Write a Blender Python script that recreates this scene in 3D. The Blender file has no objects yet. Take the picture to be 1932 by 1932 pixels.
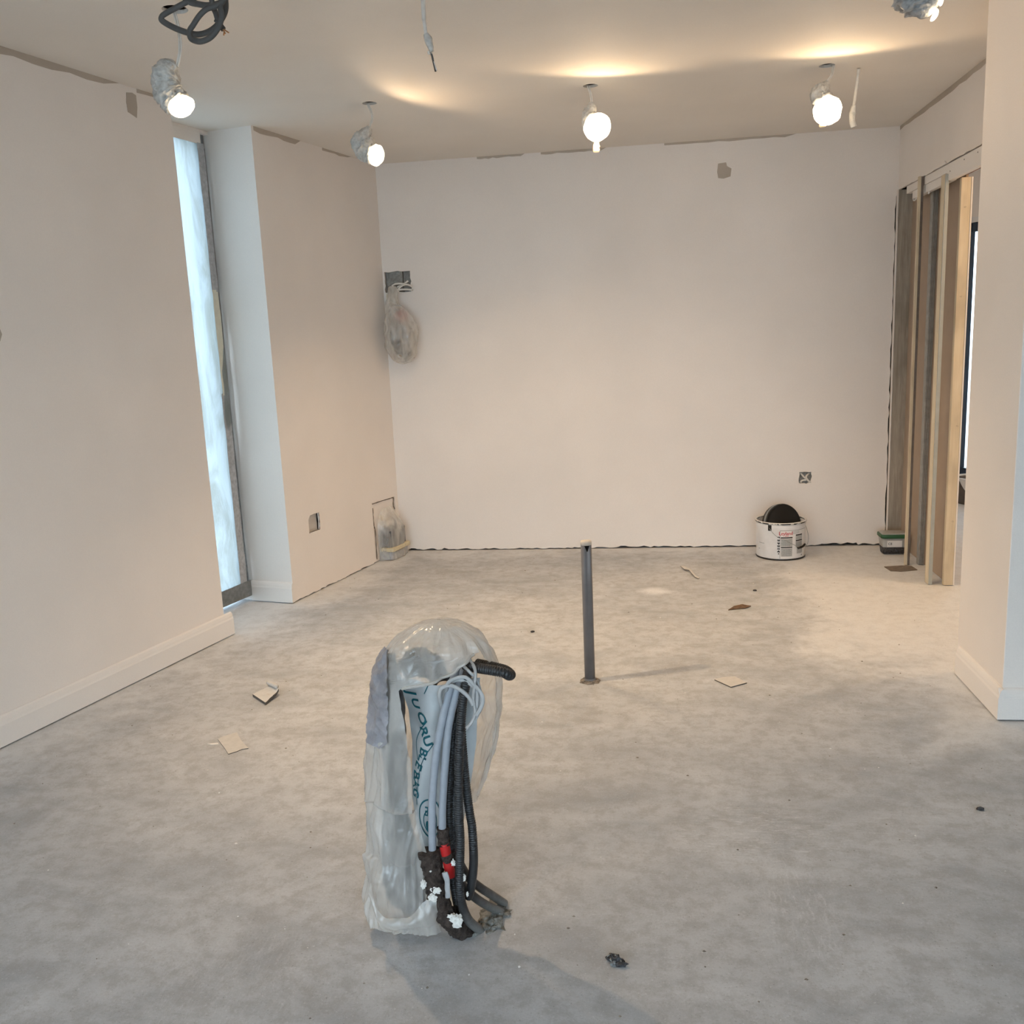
import bpy, bmesh, math, random
from mathutils import Vector, Matrix, noise, geometry
random.seed(7)
scene = bpy.context.scene
COL = scene.collection
pi = math.pi

# ------------------------------------------------------------------ camera
YAW, PITCH, ROLL, EYE = -0.1462, 0.1875, 0.0445, 1.4
fw = Vector((math.sin(YAW) * math.cos(PITCH), math.cos(YAW) * math.cos(PITCH), -math.sin(PITCH)))
rt = Vector((math.cos(YAW), -math.sin(YAW), 0.0))
dn = fw.cross(rt)
r2 = rt * math.cos(ROLL) + dn * math.sin(ROLL)
d2 = dn * math.cos(ROLL) - rt * math.sin(ROLL)
cam = bpy.data.cameras.new('camera')
cam.sensor_width = 36.0
cam.lens = 36.0 * 1740.5 / 1932.0
cam.clip_start, cam.clip_end = 0.02, 200
camo = bpy.data.objects.new('camera', cam)
camo.matrix_world = Matrix(((r2.x, -d2.x, -fw.x, 0), (r2.y, -d2.y, -fw.y, 0), (r2.z, -d2.z, -fw.z, EYE), (0, 0, 0, 1)))
COL.objects.link(camo)
scene.camera = camo

# ------------------------------------------------------------------ sky, exposure
SKY = (0.66, 0.85, 1.0)
SKY_STRENGTH = 5.1
world = bpy.data.worlds.new('overcast_sky')
scene.world = world
world.use_nodes = True
wn = world.node_tree
bg = wn.nodes['Background']
bg.inputs['Color'].default_value = (*SKY, 1)
bg.inputs['Strength'].default_value = SKY_STRENGTH
vs = scene.view_settings
vs.view_transform, vs.look, vs.exposure, vs.gamma = 'Standard', 'None', 0.31, 1.0
vs.use_curve_mapping = False
scene.cycles.adaptive_threshold = 0.06
scene.cycles.glossy_bounces = 2; scene.cycles.max_bounces = 8
LAMP_W = 4.0
BEAM_W = 30.5
LAMP_COL = (1.0, 0.715, 0.43)

# ------------------------------------------------------------------ room measures (metres)
H, YB, XR = 2.506, 5.962, 1.508          # ceiling height, back wall, wall with the doorway
TH = 0.22816                              # the left wall runs at an angle
LN = Vector((math.cos(TH), -math.sin(TH), 0)); LU = Vector((math.sin(TH), math.cos(TH), 0))
NL = -2.95                                # left wall plane
def LW(n, t, z): return LN * n + LU * t + Vector((0, 0, z))

# ------------------------------------------------------------------ helpers
def S(r, g, b):
    f = lambda c: c / 12.92 if c <= 0.04045 else ((c + 0.055) / 1.055) ** 2.4
    return (f(r / 255), f(g / 255), f(b / 255))

def org(o):
    v = Vector((0, 0, 0))
    while o is not None:
        v += o.location; o = o.parent
    return v

def mk(name, verts, faces, m=None, parent=None, smooth=False, base=None, mats=None, fm=None):
    """verts are room coordinates; the object's own origin is its parent's, or base when it is top-level"""
    off = org(parent) if parent else (Vector(base) if base is not None else Vector((0, 0, 0)))
    me = bpy.data.meshes.new(name)
    me.from_pydata([tuple(Vector(v) - off) for v in verts], [], faces)
    for x in (mats or ([m] if m else [])): me.materials.append(x)
    if fm:
        for p, i in zip(me.polygons, fm): p.material_index = i
    bm = bmesh.new(); bm.from_mesh(me)
    bmesh.ops.recalc_face_normals(bm, faces=bm.faces)
    bm.to_mesh(me); bm.free()
    if smooth:
        for p in me.polygons: p.use_smooth = True
    o = bpy.data.objects.new(name, me)
    COL.objects.link(o)
    if parent: o.parent = parent
    else: o.location = off
    return o

def thing(name, loc, label, cat, group=None):
    o = bpy.data.objects.new(name, None)
    o.location = loc; o.empty_display_size = 0.05
    COL.objects.link(o)
    return tag(o, label, cat, group)

def tag(o, label=None, cat=None, group=None, kind=None):
    if label: o['label'] = label
    if cat: o['category'] = cat
    if group: o['group'] = group
    if kind: o['kind'] = kind
    return o

def struct(o, label=None, cat=None):
    return tag(o, label, cat, kind='structure')

def box_vf(lo, hi, M=None):
    x0, y0, z0 = lo; x1, y1, z1 = hi
    v = [Vector(p) for p in ((x0,y0,z0),(x1,y0,z0),(x1,y1,z0),(x0,y1,z0),(x0,y0,z1),(x1,y0,z1),(x1,y1,z1),(x0,y1,z1))]
    if M: v = [M(p) for p in v]
    return v, [(0,3,2,1),(4,5,6,7),(0,1,5,4),(1,2,6,5),(2,3,7,6),(3,0,4,7)]

def bev_box(name, lo, hi, m, parent=None, b=0.002, M=None, base=None):
    v, f = box_vf(lo, hi, M)
    o = mk(name, v, f, m, parent, base=base)
    bm = bmesh.new(); bm.from_mesh(o.data)
    bmesh.ops.bevel(bm, geom=bm.edges[:], offset=b, segments=1, affect='EDGES')
    bm.to_mesh(o.data); bm.free()
    return o

def smoothpts(pts, n=8):
    P = [Vector(p) for p in pts]
    if len(P) < 3: return [P[0].lerp(P[-1], i / n) for i in range(n + 1)]
    out = []
    for i in range(len(P) - 1):
        a = P[i - 1] if i else P[0] * 2 - P[1]
        b, c = P[i], P[i + 1]
        d = P[i + 2] if i + 2 < len(P) else P[-1] * 2 - P[-2]
        for k in range(n):
            t = k / n
            out.append(0.5 * ((2 * b) + (c - a) * t + (2 * a - 5 * b + 4 * c - d) * t * t + (3 * b - a - 3 * c + d) * t ** 3))
    out.append(P[-1])
    return out

def resample(P, step):
    out = [P[0].copy()]; acc = 0.0
    for a, b in zip(P, P[1:]):
        L = (b - a).length
        if L < 1e-9: continue
        t = step - acc
        while t <= L:
            out.append(a.lerp(b, t / L)); t += step
        acc = L - (t - step)
    if (out[-1] - P[-1]).length > step * 0.3: out.append(P[-1].copy())
    return out

def frames(P):
    T = [(P[min(i + 1, len(P) - 1)] - P[max(i - 1, 0)]).normalized() for i in range(len(P))]
    n = T[0].orthogonal().normalized()
    if abs(T[0].dot(Vector((0, 1, 0)))) < 0.9: n = (Vector((0, 1, 0)) - T[0] * T[0].y).normalized()
    fr = []
    for t in T:
        n = (n - t * n.dot(t)).normalized()
        fr.append((t, n, t.cross(n)))
    return fr

def tube_vf(P, rad, seg=10, flat=1.0, nz=0.0, nzs=40, off=0):
    """rad: number or function of (i, n) ; flat squashes one cross axis"""
    fr = frames(P); V = []; Fc = []
    for i, p in enumerate(P):
        r = rad(i, len(P)) if callable(rad) else rad
        t, n, b = fr[i]
        for k in range(seg):
            a = 2 * pi * k / seg
            q = n * math.cos(a) * r * flat + b * math.sin(a) * r
            if nz: q *= 1 + nz * noise.noise((p + q) * nzs + Vector((off, 0, 0)))
            V.append(p + q)
    for i in range(len(P) - 1):
        for k in range(seg):
            Fc.append((i*seg+k, i*seg+(k+1)%seg, (i+1)*seg+(k+1)%seg, (i+1)*seg+k))
    Fc.append(tuple(range(seg))[::-1]); L = (len(P)-1)*seg
    Fc.append(tuple(range(L, L+seg)))
    return V, Fc

def tube(name, pts, r, m, parent=None, seg=10, n=8, flat=1.0, base=None, nz=0.0, nzs=40, step=None, off=0):
    P = smoothpts(pts, n)
    if step: P = resample(P, step)
    V, Fc = tube_vf(P, r, seg, flat, nz, nzs, off)
    return mk(name, V, Fc, m, parent, True, base)

def lathe_vf(prof, c, seg=40, axis=None, xdir=None):
    """prof: list of (radius, height)"""
    c = Vector(c); ax = Vector(axis or (0,0,1)).normalized()
    x = (Vector(xdir) if xdir else ax.orthogonal()); x = (x - ax * x.dot(ax)).normalized(); y = ax.cross(x)
    V = []; Fc = []
    for r, h in prof:
        for k in range(seg):
            a = 2*pi*k/seg
            V.append(c + ax*h + (x*math.cos(a) + y*math.sin(a))*max(r, 1e-5))
    for i in range(len(prof)-1):
        for k in range(seg):
            Fc.append((i*seg+k, i*seg+(k+1)%seg, (i+1)*seg+(k+1)%seg, (i+1)*seg+k))
    return V, Fc

def join(*vfs):
    V, Fc = [], []
    for v, f in vfs:
        o = len(V); V += list(v); Fc += [tuple(i+o for i in q) for q in f]
    return V, Fc

def sheet_vf(outline, holes, th, M):
    """flat board with cut-outs: outline/holes in board coordinates, M maps (u, v, depth) to the room"""
    loops = [outline] + list(holes)
    tris = geometry.tessellate_polygon([[Vector((u, v, 0)) for u, v in l] for l in loops])
    flat = [p for l in loops for p in l]; n = len(flat)
    V = [M(u, v, 0.0) for u, v in flat] + [M(u, v, th) for u, v in flat]
    Fc = [tuple(t) for t in tris] + [tuple(i + n for i in reversed(t)) for t in tris]
    o = 0
    for l in loops:
        k = len(l)
        for i in range(k): Fc.append((o+i, o+(i+1)%k, n+o+(i+1)%k, n+o+i))
        o += k
    return V, Fc

def sheet(name, outline, holes, th, M, m, parent=None, base=None):
    V, Fc = sheet_vf(outline, holes, th, M)
    return mk(name, V, Fc, m, parent, base=base)

def jag(a, b, n, amp, seed=0, axis=1):
    """points from a to b, wobbling in one axis"""
    rng = random.Random(seed); out = []
    for i in range(n):
        t = i / n; p = [a[0]+(b[0]-a[0])*t, a[1]+(b[1]-a[1])*t]
        if i: p[axis] += rng.uniform(-amp, amp)
        out.append(tuple(p))
    return out

def rough_rect(u0, v0, u1, v1, amp, seed, n=7):
    return (jag((u0,v0),(u1,v0),n,amp,seed) + jag((u1,v0),(u1,v1),n,amp,seed+1,0)
            + jag((u1,v1),(u0,v1),n,amp,seed+2) + jag((u0,v1),(u0,v0),n,amp,seed+3,0))

def circle(cx, cy, r, n=28): return [(cx + r*math.cos(2*pi*i/n), cy + r*math.sin(2*pi*i/n)) for i in range(n)]

_glyphs = {}
def text_vf(s, size=1.0, spacing=1.0, bold=0.0):
    key = (s, spacing, bold)
    if key not in _glyphs:
        cu = bpy.data.curves.new('lettering', 'FONT'); cu.body = s; cu.align_x = 'CENTER'; cu.align_y = 'CENTER'
        cu.resolution_u = 3; cu.space_character = spacing; cu.offset = bold
        ob = bpy.data.objects.new('lettering', cu); COL.objects.link(ob)
        me = bpy.data.meshes.new_from_object(ob.evaluated_get(bpy.context.evaluated_depsgraph_get()))
        _glyphs[key] = ([v.co.copy() for v in me.vertices], [tuple(p.vertices) for p in me.polygons])
        bpy.data.objects.remove(ob); bpy.data.curves.remove(cu); bpy.data.meshes.remove(me)
    v, f = _glyphs[key]
    return [p * size for p in v], f

# ------------------------------------------------------------------ materials
class NT:
    def __init__(s, name):
        s.m = bpy.data.materials.new(name); s.m.use_nodes = True
        s.t = s.m.node_tree; s.b = s.t.nodes['Principled BSDF']; s.out = s.t.nodes['Material Output']
    def n(s, typ, **kw):
        x = s.t.nodes.new(typ)
        for k, v in kw.items(): setattr(x, k, v)
        return x
    def l(s, a, b): s.t.links.new(a, b)
    def coord(s, scale=(1,1,1), rot=(0,0,0)):
        g = s.n('ShaderNodeNewGeometry'); mp = s.n('ShaderNodeMapping')
        mp.inputs['Scale'].default_value = scale; mp.inputs['Rotation'].default_value = rot
        s.l(g.outputs['Position'], mp.inputs['Vector']); return mp.outputs[0]
    def noise(s, vec, scale, detail=4, rough=0.55, dist=0.0):
        x = s.n('ShaderNodeTexNoise'); x.inputs['Scale'].default_value = scale; x.inputs['Detail'].default_value = detail
        x.inputs['Roughness'].default_value = rough; x.inputs['Distortion'].default_value = dist
        s.l(vec, x.inputs['Vector']); return x.outputs['Fac']
    def ramp(s, fac, *stops):
        r = s.n('ShaderNodeValToRGB'); e = r.color_ramp.elements
        while len(e) < len(stops): e.new(0.5)
        for q, (p, c) in zip(e, stops):
            q.position = p; q.color = (*c, 1) if len(c) == 3 else c
        s.l(fac, r.inputs[0]); return r.outputs[0]
    def mix(s, fac, a, b, mode='MIX'):
        x = s.n('ShaderNodeMix', data_type='RGBA', blend_type=mode)
        for sock, v in ((x.inputs['Factor'], fac), (x.inputs['A'], a), (x.inputs['B'], b)):
            pass
        ins = {i.identifier: i for i in x.inputs}
        for idn, v in (('Factor_Float', fac), ('A_Color', a), ('B_Color', b)):
            if isinstance(v, (int, float)): ins[idn].default_value = v
            elif isinstance(v, tuple): ins[idn].default_value = (*v, 1)
            else: s.l(v, ins[idn])
        return [o for o in x.outputs if o.identifier == 'Result_Color'][0]
    def math(s, op, a, b=0.0, clamp=False):
        x = s.n('ShaderNodeMath', operation=op, use_clamp=clamp)
        for i, v in enumerate((a, b)):
            if isinstance(v, (int, float)): x.inputs[i].default_value = v
            else: s.l(v, x.inputs[i])
        return x.outputs[0]
    def mrange(s, v, a, b, c=0.0, d=1.0):
        x = s.n('ShaderNodeMapRange'); s.l(v, x.inputs[0])
        for i, q in enumerate((a, b, c, d)): x.inputs[i+1].default_value = q
        x.interpolation_type = 'SMOOTHSTEP'; return x.outputs[0]
    def bump(s, h, strength, dist):
        x = s.n('ShaderNodeBump'); x.inputs['Strength'].default_value = strength; x.inputs['Distance'].default_value = dist
        s.l(h, x.inputs['Height']); s.l(x.outputs[0], s.b.inputs['Normal']); return x
    def col(s, v):
        if isinstance(v, tuple): s.b.inputs['Base Color'].default_value = (*v, 1)
        else: s.l(v, s.b.inputs['Base Color'])

def plain(name, c, rough=0.6, var=0.12, scale=30, metal=0.0, bump=0.0, stretch=(1,1,1), spec=0.4):
    k = NT(name); v = k.coord(stretch)
    f = k.noise(v, scale)
    d = tuple(x*(1-var) for x in c); u = tuple(min(1, x*(1+var)) for x in c)
    k.col(k.ramp(f, (0.3, d), (0.7, u)))
    k.b.inputs['Roughness'].default_value = rough; k.b.inputs['Metallic'].default_value = metal
    k.b.inputs['Specular IOR Level'].default_value = spec
    if bump: k.bump(f, bump, 0.01)
    return k.m

def plaster(name, c, mott=0.035):
    k = NT(name); v = k.coord()
    big = k.noise(v, 1.6, 3); fine = k.noise(v, 220, 3)
    d = tuple(x*(1-mott) for x in c); u = tuple(min(1, x*(1+mott)) for x in c)
    a = k.ramp(big, (0.3, d), (0.7, u))
    k.col(k.mix(k.mrange(fine, 0.35, 0.65, 0.0, 0.12), a, tuple(x*0.8 for x in c)))
    k.b.inputs['Roughness'].default_value = 0.75; k.b.inputs['Specular IOR Level'].default_value = 0.25
    k.bump(fine, 0.08, 0.004)
    return k.m

M_WALL = plaster('matt_white_paint', (0.86, 0.795, 0.74))
M_CEIL = plaster('ceiling_paint', (0.81, 0.76, 0.70))
M_TRIM = plaster('primed_skirting', (0.85, 0.80, 0.755), 0.02)
M_RAW = plaster('bare_plaster', (0.50, 0.43, 0.36), 0.12)
M_LINING = plaster('grey_lining', (0.60, 0.565, 0.53), 0.08)
M_VOID = plain('lamp_hole_shade', (0.10, 0.088, 0.078), 0.9, 0.3, 40)  # dark tone paints in the shade up inside the ceiling lamp holes
M_DARK = plain('cavity_shade', (0.03, 0.028, 0.026), 0.9)  # near-black paints in the shade behind wall gaps and in screw holes
M_BLOCK = plain('grey_blockwork', (0.30, 0.29, 0.27), 0.9, 0.25, 60, bump=0.5)

def floor_material():
    k = NT('dusty_concrete')
    v = k.coord(); vs_ = k.coord((0.9, 1.5, 1), (0, 0, 0.3))
    a = k.noise(v, 0.9, 5, 0.6, 0.4); b = k.noise(vs_, 3.4, 6, 0.65, 0.6); c = k.noise(v, 17, 8, 0.75); d = k.noise(v, 165, 5, 0.75)
    base = k.ramp(b, (0.30, (0.349, 0.364, 0.388)), (0.5, (0.466, 0.483, 0.509)), (0.70, (0.563, 0.580, 0.609)))
    base = k.mix(k.mrange(a, 0.40, 0.64, 0, 0.55), base, (0.582, 0.585, 0.599))
    base = k.mix(k.mrange(c, 0.36, 0.58, 0.50, 0.0), base, (0.349, 0.348, 0.351))
    e_ = k.noise(v, 2.1, 7, 0.7, 0.3)
    base = k.mix(k.mrange(e_, 0.56, 0.68, 0, 0.38), base, (0.30, 0.285, 0.27))
    # pale paint dust along the foot of every wall
    g = k.n('ShaderNodeNewGeometry'); sx = k.n('ShaderNodeSeparateXYZ'); k.l(g.outputs['Position'], sx.inputs[0])
    X, Y = sx.outputs[0], sx.outputs[1]
    dl = k.math('ADD', k.math('ADD', k.math('MULTIPLY', X, LN.x), k.math('MULTIPLY', Y, LN.y)), -NL)
    db = k.math('SUBTRACT', YB, Y)
    dp = k.math('MAXIMUM', k.math('SUBTRACT', 1.21, X), k.math('SUBTRACT', 3.25, Y))      # pier
    dr = k.math('MAXIMUM', k.math('SUBTRACT', 0.9, X), k.math('SUBTRACT', 3.9, Y))        # around the doorway
    near = k.math('MINIMUM', k.math('MINIMUM', dl, k.math('MULTIPLY', db, 1.0)), k.math('MINIMUM', dp, dr))
    wob = k.math('MULTIPLY', k.math('SUBTRACT', k.noise(v, 3.2, 6, 0.65, 0.5), 0.5), 0.9)
    dust = k.mrange(k.math('ADD', near, wob), -0.05, 0.34, 0.82, 0.0)
    base = k.mix(dust, base, (0.718, 0.722, 0.733))
    # pale trowel scuffs and one spilt dab of plaster dust
    sc = k.noise(k.coord((2.2, 14, 1), (0, 0, -0.5)), 5.5, 6, 0.75)
    base = k.mix(k.mrange(sc, 0.62, 0.74, 0, 0.5), base, (0.718, 0.727, 0.744))
    for cx_, cy_, rx, ry, am in ((.29, 2.45, .30, .22, .75), (.36, 2.10, .14, .30, .6), (-.95, 1.75, .3, .25, .35), (.75, 2.5, .22, .3, .4), (-1.1, 2.7, .25, .3, .3)):
        ex = k.math('DIVIDE', k.math('SUBTRACT', X, cx_), rx); ey = k.math('DIVIDE', k.math('SUBTRACT', Y, cy_), ry)
        er = k.math('SQRT', k.math('ADD', k.math('MULTIPLY', ex, ex), k.math('MULTIPLY', ey, ey)))
        sc2 = k.noise(k.coord((3, 13, 1) if cy_ > 2.3 else (14, 3, 1), (0, 0, .1 + .3*cx_)), 7, 8, 0.85, .6)
        base = k.mix(k.math('MULTIPLY', k.mrange(er, .35, 1.15, am, 0), k.mrange(sc2, .48, .72, 0, 1)), base, (0.757, 0.773, 0.798))
    px = k.math('DIVIDE', k.math('SUBTRACT', X, 0.045), 0.13); py = k.math('DIVIDE', k.math('SUBTRACT', Y, 4.93), 0.10)
    rr = k.math('SQRT', k.math('ADD', k.math('MULTIPLY', px, px), k.math('MULTIPLY', py, py)))
    base = k.mix(k.mrange(k.math('ADD', rr, k.math('MULTIPLY', wob, 0.6)), 0.2, 1.0, 0.7, 0.0), base, (0.815, 0.828, 0.852))
    base = k.mix(k.mrange(c, 0.38, 0.56, 0.16, 0.0), base, (0.36, 0.345, 0.335))
    base = k.mix(k.mrange(d, 0.57, 0.70, 0.0, 0.6), base, (0.757, 0.768, 0.787))
    base = k.mix(k.mrange(d, 0.43, 0.30, 0.0, 0.7), base, (0.194, 0.192, 0.194))
    k.col(base)
    k.b.inputs['Roughness'].default_value = 0.85; k.b.inputs['Specular IOR Level'].default_value = 0.2
    k.bump(k.math('ADD', k.math('MULTIPLY', c, 0.6), k.math('MULTIPLY', d, 0.4)), 0.25, 0.006)
    return k.m
M_FLOOR = floor_material()
M_GROUND = plain('pale_gravel_ground', (0.55, 0.55, 0.54), 0.95, 0.12, 3)

def plastic(name, tint, lo, hi, scale=14, rough=0.25, trans=0.4, stretch=(1, 1, .45), bmp=.35, edge=.35, mott=0.0):
    """thin crumpled polythene: part see-through, part milky"""
    k = NT(name); t = k.t; t.nodes.remove(k.b)
    v = k.coord(stretch)
    f = k.mrange(k.noise(v, scale, 3, 0.5, 0.8), 0.32, 0.70, lo, hi)
    lw = k.n('ShaderNodeLayerWeight'); lw.inputs[0].default_value = .35
    f = k.math('ADD', f, k.math('MULTIPLY', lw.outputs['Facing'], edge), True)
    tr = k.n('ShaderNodeBsdfTransparent'); tr.inputs[0].default_value = (0.97, 0.97, 0.96, 1)
    di = k.n('ShaderNodeBsdfDiffuse'); di.inputs[0].default_value = (*tint, 1)
    tl = k.n('ShaderNodeBsdfTranslucent'); tl.inputs[0].default_value = (*tint, 1)
    gl = k.n('ShaderNodeBsdfGlossy'); gl.inputs['Roughness'].default_value = rough; gl.inputs[0].default_value = (1, 1, 1, 1)
    bp = k.n('ShaderNodeBump'); bp.inputs['Strength'].default_value = bmp; bp.inputs['Distance'].default_value = 0.006
    k.l(k.math('ADD', k.noise(v, scale*2.2, 3, 0.6, 1.5), k.math('MULTIPLY', k.noise(k.coord(), scale*7, 2, .5, .8), .35)), bp.inputs['Height'])
    if mott:                                      # dusty smears on the film
        mz = k.mix(k.mrange(k.noise(k.coord((1, 1, .35), (.1, .15, 0)), 6, 5, .6, 1.0), .38, .66, 0, mott), tuple(tint), (tint[0]*.62, tint[1]*.58, tint[2]*.50))
        k.l(mz, di.inputs[0]); k.l(mz, tl.inputs[0])
    for q in (di, tl, gl): k.l(bp.outputs[0], q.inputs['Normal'])
    m1 = k.n('ShaderNodeMixShader'); m1.inputs[0].default_value = trans; k.l(di.outputs[0], m1.inputs[1]); k.l(tl.outputs[0], m1.inputs[2])
    m2 = k.n('ShaderNodeMixShader'); k.l(f, m2.inputs[0]); k.l(tr.outputs[0], m2.inputs[1]); k.l(m1.outputs[0], m2.inputs[2])
    lf = k.n('ShaderNodeLayerWeight'); lf.inputs[0].default_value = .5; k.l(bp.outputs[0], lf.inputs['Normal'])   # facing works from either side of a thin film
    m3 = k.n('ShaderNodeMixShader'); k.l(k.math('ADD', k.math('MULTIPLY', k.math('POWER', lf.outputs['Facing'], 4.0), .55), .05), m3.inputs[0]); k.l(m2.outputs[0], m3.inputs[1]); k.l(gl.outputs[0], m3.inputs[2])
    k.l(m3.outputs[0], k.out.inputs[0])
    return k.m

def glass(name):
    k = NT(name); t = k.t; t.nodes.remove(k.b)
    tr = k.n('ShaderNodeBsdfTransparent'); gl = k.n('ShaderNodeBsdfGlossy'); gl.inputs['Roughness'].default_value = 0.02
    lf = k.n('ShaderNodeLayerWeight'); lf.inputs[0].default_value = .5
    m = k.n('ShaderNodeMixShader'); k.l(k.math('ADD', k.math('MULTIPLY', k.math('POWER', lf.outputs['Facing'], 5.0), .6), .03), m.inputs[0]); k.l(tr.outputs[0], m.inputs[1]); k.l(gl.outputs[0], m.inputs[2])
    k.l(m.outputs[0], k.out.inputs[0]); return k.m

def emitter(name, c, s):
    k = NT(name)
    k.b.inputs['Base Color'].default_value = (*c, 1)
    k.b.inputs['Emission Color'].default_value = (*c, 1); k.b.inputs['Emission Strength'].default_value = s
    return k.m

def wood(name, a, b, scale=7):
    k = NT(name); v = k.coord((9, 9, 0.7)); f = k.noise(v, scale, 5, 0.6, 0.8); big = k.noise(k.coord((1, 1, 0.6)), 5, 3)
    c = k.ramp(f, (0.3, a), (0.7, b))
    k.col(k.mix(k.mrange(big, 0.45, 0.7, 0, 0.5), c, tuple(x*0.62 for x in a)))
    k.b.inputs['Roughness'].default_value = 0.8; k.bump(f, 0.15, 0.003); return k.m

M_BAG = plastic('clear_polythene_bag', (0.80, 0.77, 0.73), 0.30, 0.70, 9, .2, bmp=.6, edge=.30)
M_MASK = plastic('window_polythene', (0.47, 0.53, 0.56), 0.955, 0.99, 5, 0.3, 0.50, (1, 1, .3), .9, 0.0, .8)
M_WRAP = plastic('thin_polythene_wrap', (0.84, 0.82, 0.78), 0.25, 0.70, 14, bmp=.6)
M_GLASS = glass('window_glass')
M_TAPE = plain('silver_grey_tape', (0.42, 0.425, 0.44), 0.4, 0.2, 45, bump=0.3)
M_TAPE_D = plain('dark_grey_tape', (0.20, 0.21, 0.215), 0.45, 0.25, 40, bump=0.3)
M_MASKTAPE = plain('cream_masking_tape', (0.66, 0.58, 0.40), 0.7, 0.1, 60)
M_PALETAPE = plain('pale_cream_tape', (0.72, 0.69, 0.57), 0.6, 0.06, 40)
M_LAMPBAG = plain('white_grey_carrier_plastic', (0.60, 0.585, 0.555), 0.4, 0.22, 55, bump=0.5)
M_LAMPBAG2 = plain('bluish_carrier_plastic', (0.37, 0.37, 0.37), 0.4, 0.3, 45, bump=0.6)
M_GLOW = emitter('lit_plastic', (1.0, 0.84, 0.60), 5.0)
M_GLOW2 = emitter('lit_plastic_tail', (1.0, 0.74, 0.42), 0.6)
M_FLEX = plain('white_flex', (0.74, 0.70, 0.65), 0.5)
M_GREYCABLE = plain('grey_twin_cable', (0.085, 0.082, 0.08), 0.55, 0.15)
M_BLUEGREY = plain('blue_grey_cable_sheath', (0.36, 0.385, 0.43), 0.45, 0.08, 40)
M_THINCABLE = plain('thin_grey_flat_cable', (0.42, 0.42, 0.42), 0.45, 0.1, 40)
M_COPPER = plain('bare_copper', (0.55, 0.28, 0.13), 0.35, 0.1, 40, 1.0)
def conduit_material():
    k = NT('dusty_black_conduit'); v = k.coord()
    g = k.n('ShaderNodeNewGeometry'); sx = k.n('ShaderNodeSeparateXYZ'); k.l(g.outputs['Position'], sx.inputs[0])
    f = k.noise(v, 60, 5, 0.7)
    d = k.math('MULTIPLY', k.mrange(k.math('ADD', sx.outputs[2], k.math('MULTIPLY', k.math('SUBTRACT', f, 0.5), 0.12)), 0.0, 0.11, 1.0, 0.0), 0.75)
    c = k.ramp(f, (0.3, (0.016, 0.017, 0.019)), (0.7, (0.034, 0.035, 0.038)))
    k.col(k.mix(d, c, (0.21, 0.205, 0.195)))           # cement dust on the lowest few centimetres
    k.b.inputs['Roughness'].default_value = 0.42; return k.m
M_CONDUIT = conduit_material()
M_INSUL = plain('brown_fibre_insulation', (0.05, 0.036, 0.03), 0.95, 0.7, 90, bump=0.9)
M_RED = plain('red_sleeve', (0.52, 0.02, 0.02), 0.45)
M_BLOB = plain('white_plaster_splash', (0.80, 0.78, 0.74), 0.9, 0.08, 80, bump=0.4)
M_CEMENT = plain('rough_cement', (0.23, 0.23, 0.215), 0.95, 0.55, 70, bump=0.9)
M_SOIL = plain('ragged_patch_round_pipe', (0.22, 0.19, 0.16), 0.95, 0.6, 90, bump=0.8)
M_SACK = plain('pale_sack_plastic', (0.50, 0.52, 0.53), 0.4, 0.12, 12)
M_TEAL = plain('teal_print', (0.006, 0.10, 0.13), 0.5, 0.1)
M_GREYWRAP = plain('grey_membrane', (0.11, 0.112, 0.12), 0.6, 0.4, 30, bump=0.5)
M_DARKWRAP = plain('dark_membrane', (0.05, 0.053, 0.055), 0.6, 0.4, 30, bump=0.5)
M_PIPE = plain('grey_waste_pipe', (0.150, 0.145, 0.150), 0.38, 0.1, 18)
M_PIPECAP = plain('pale_cap', (0.55, 0.50, 0.44), 0.7)
M_BLACK = plain('black_plastic', (0.012, 0.012, 0.012), 0.5)
M_PAIL = plain('white_metal_pail', (0.72, 0.71, 0.71), 0.35, 0.05, 20)
M_LABEL = plain('label_grey_print', (0.42, 0.415, 0.40), 0.5, 0.15, 150)
M_LABELW = plain('label_white', (0.76, 0.74, 0.72), 0.5, 0.03)
M_INK = plain('black_ink', (0.015, 0.014, 0.014), 0.5)
M_GREYINK = plain('grey_ink', (0.20, 0.20, 0.20), 0.5)
M_REDINK = plain('red_ink', (0.55, 0.025, 0.04), 0.5)
M_STEEL = plain('galvanised_steel', (0.38, 0.38, 0.36), 0.4, 0.15, 30, 0.35)
M_STUDGREY = plain('grey_green_stud_face', (0.42, 0.44, 0.42), 0.5, 0.06, 20, 0.3)
M_STUDDARK = plain('dark_stud_web', (0.15, 0.125, 0.11), 0.6, 0.15, 30)
M_CREAM = wood('cream_softwood', (0.62, 0.52, 0.37), (0.74, 0.64, 0.48), 4)
M_TIMBER = wood('weathered_timber', (0.30, 0.255, 0.205), (0.46, 0.40, 0.33))
M_BOARD = plain('brown_paper_board', (0.42, 0.325, 0.25), 0.85, 0.06, 6)
M_REDBROWN = plain('red_brown_edge', (0.22, 0.10, 0.06), 0.8)
M_NAVY = plain('navy_window_frame', (0.012, 0.022, 0.045), 0.35)
M_CARD = plain('pale_card', (0.57, 0.55, 0.525), 0.8, 0.06, 40)
M_CARDEDGE = plain('torn_board_core', (0.11, 0.10, 0.09), 0.9)
M_MAT = plain('brown_mat', (0.20, 0.165, 0.135), 0.9, 0.2, 40)
M_TUB = plain('cloudy_tub_plastic', (0.37, 0.37, 0.36), 0.4, 0.1, 30)
M_GREEN = plain('green_plastic', (0.03, 0.11, 0.05), 0.4)
M_GRIT = plain('dark_fixings', (0.055, 0.055, 0.06), 0.7, 0.7, 120, bump=0.8)
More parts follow.
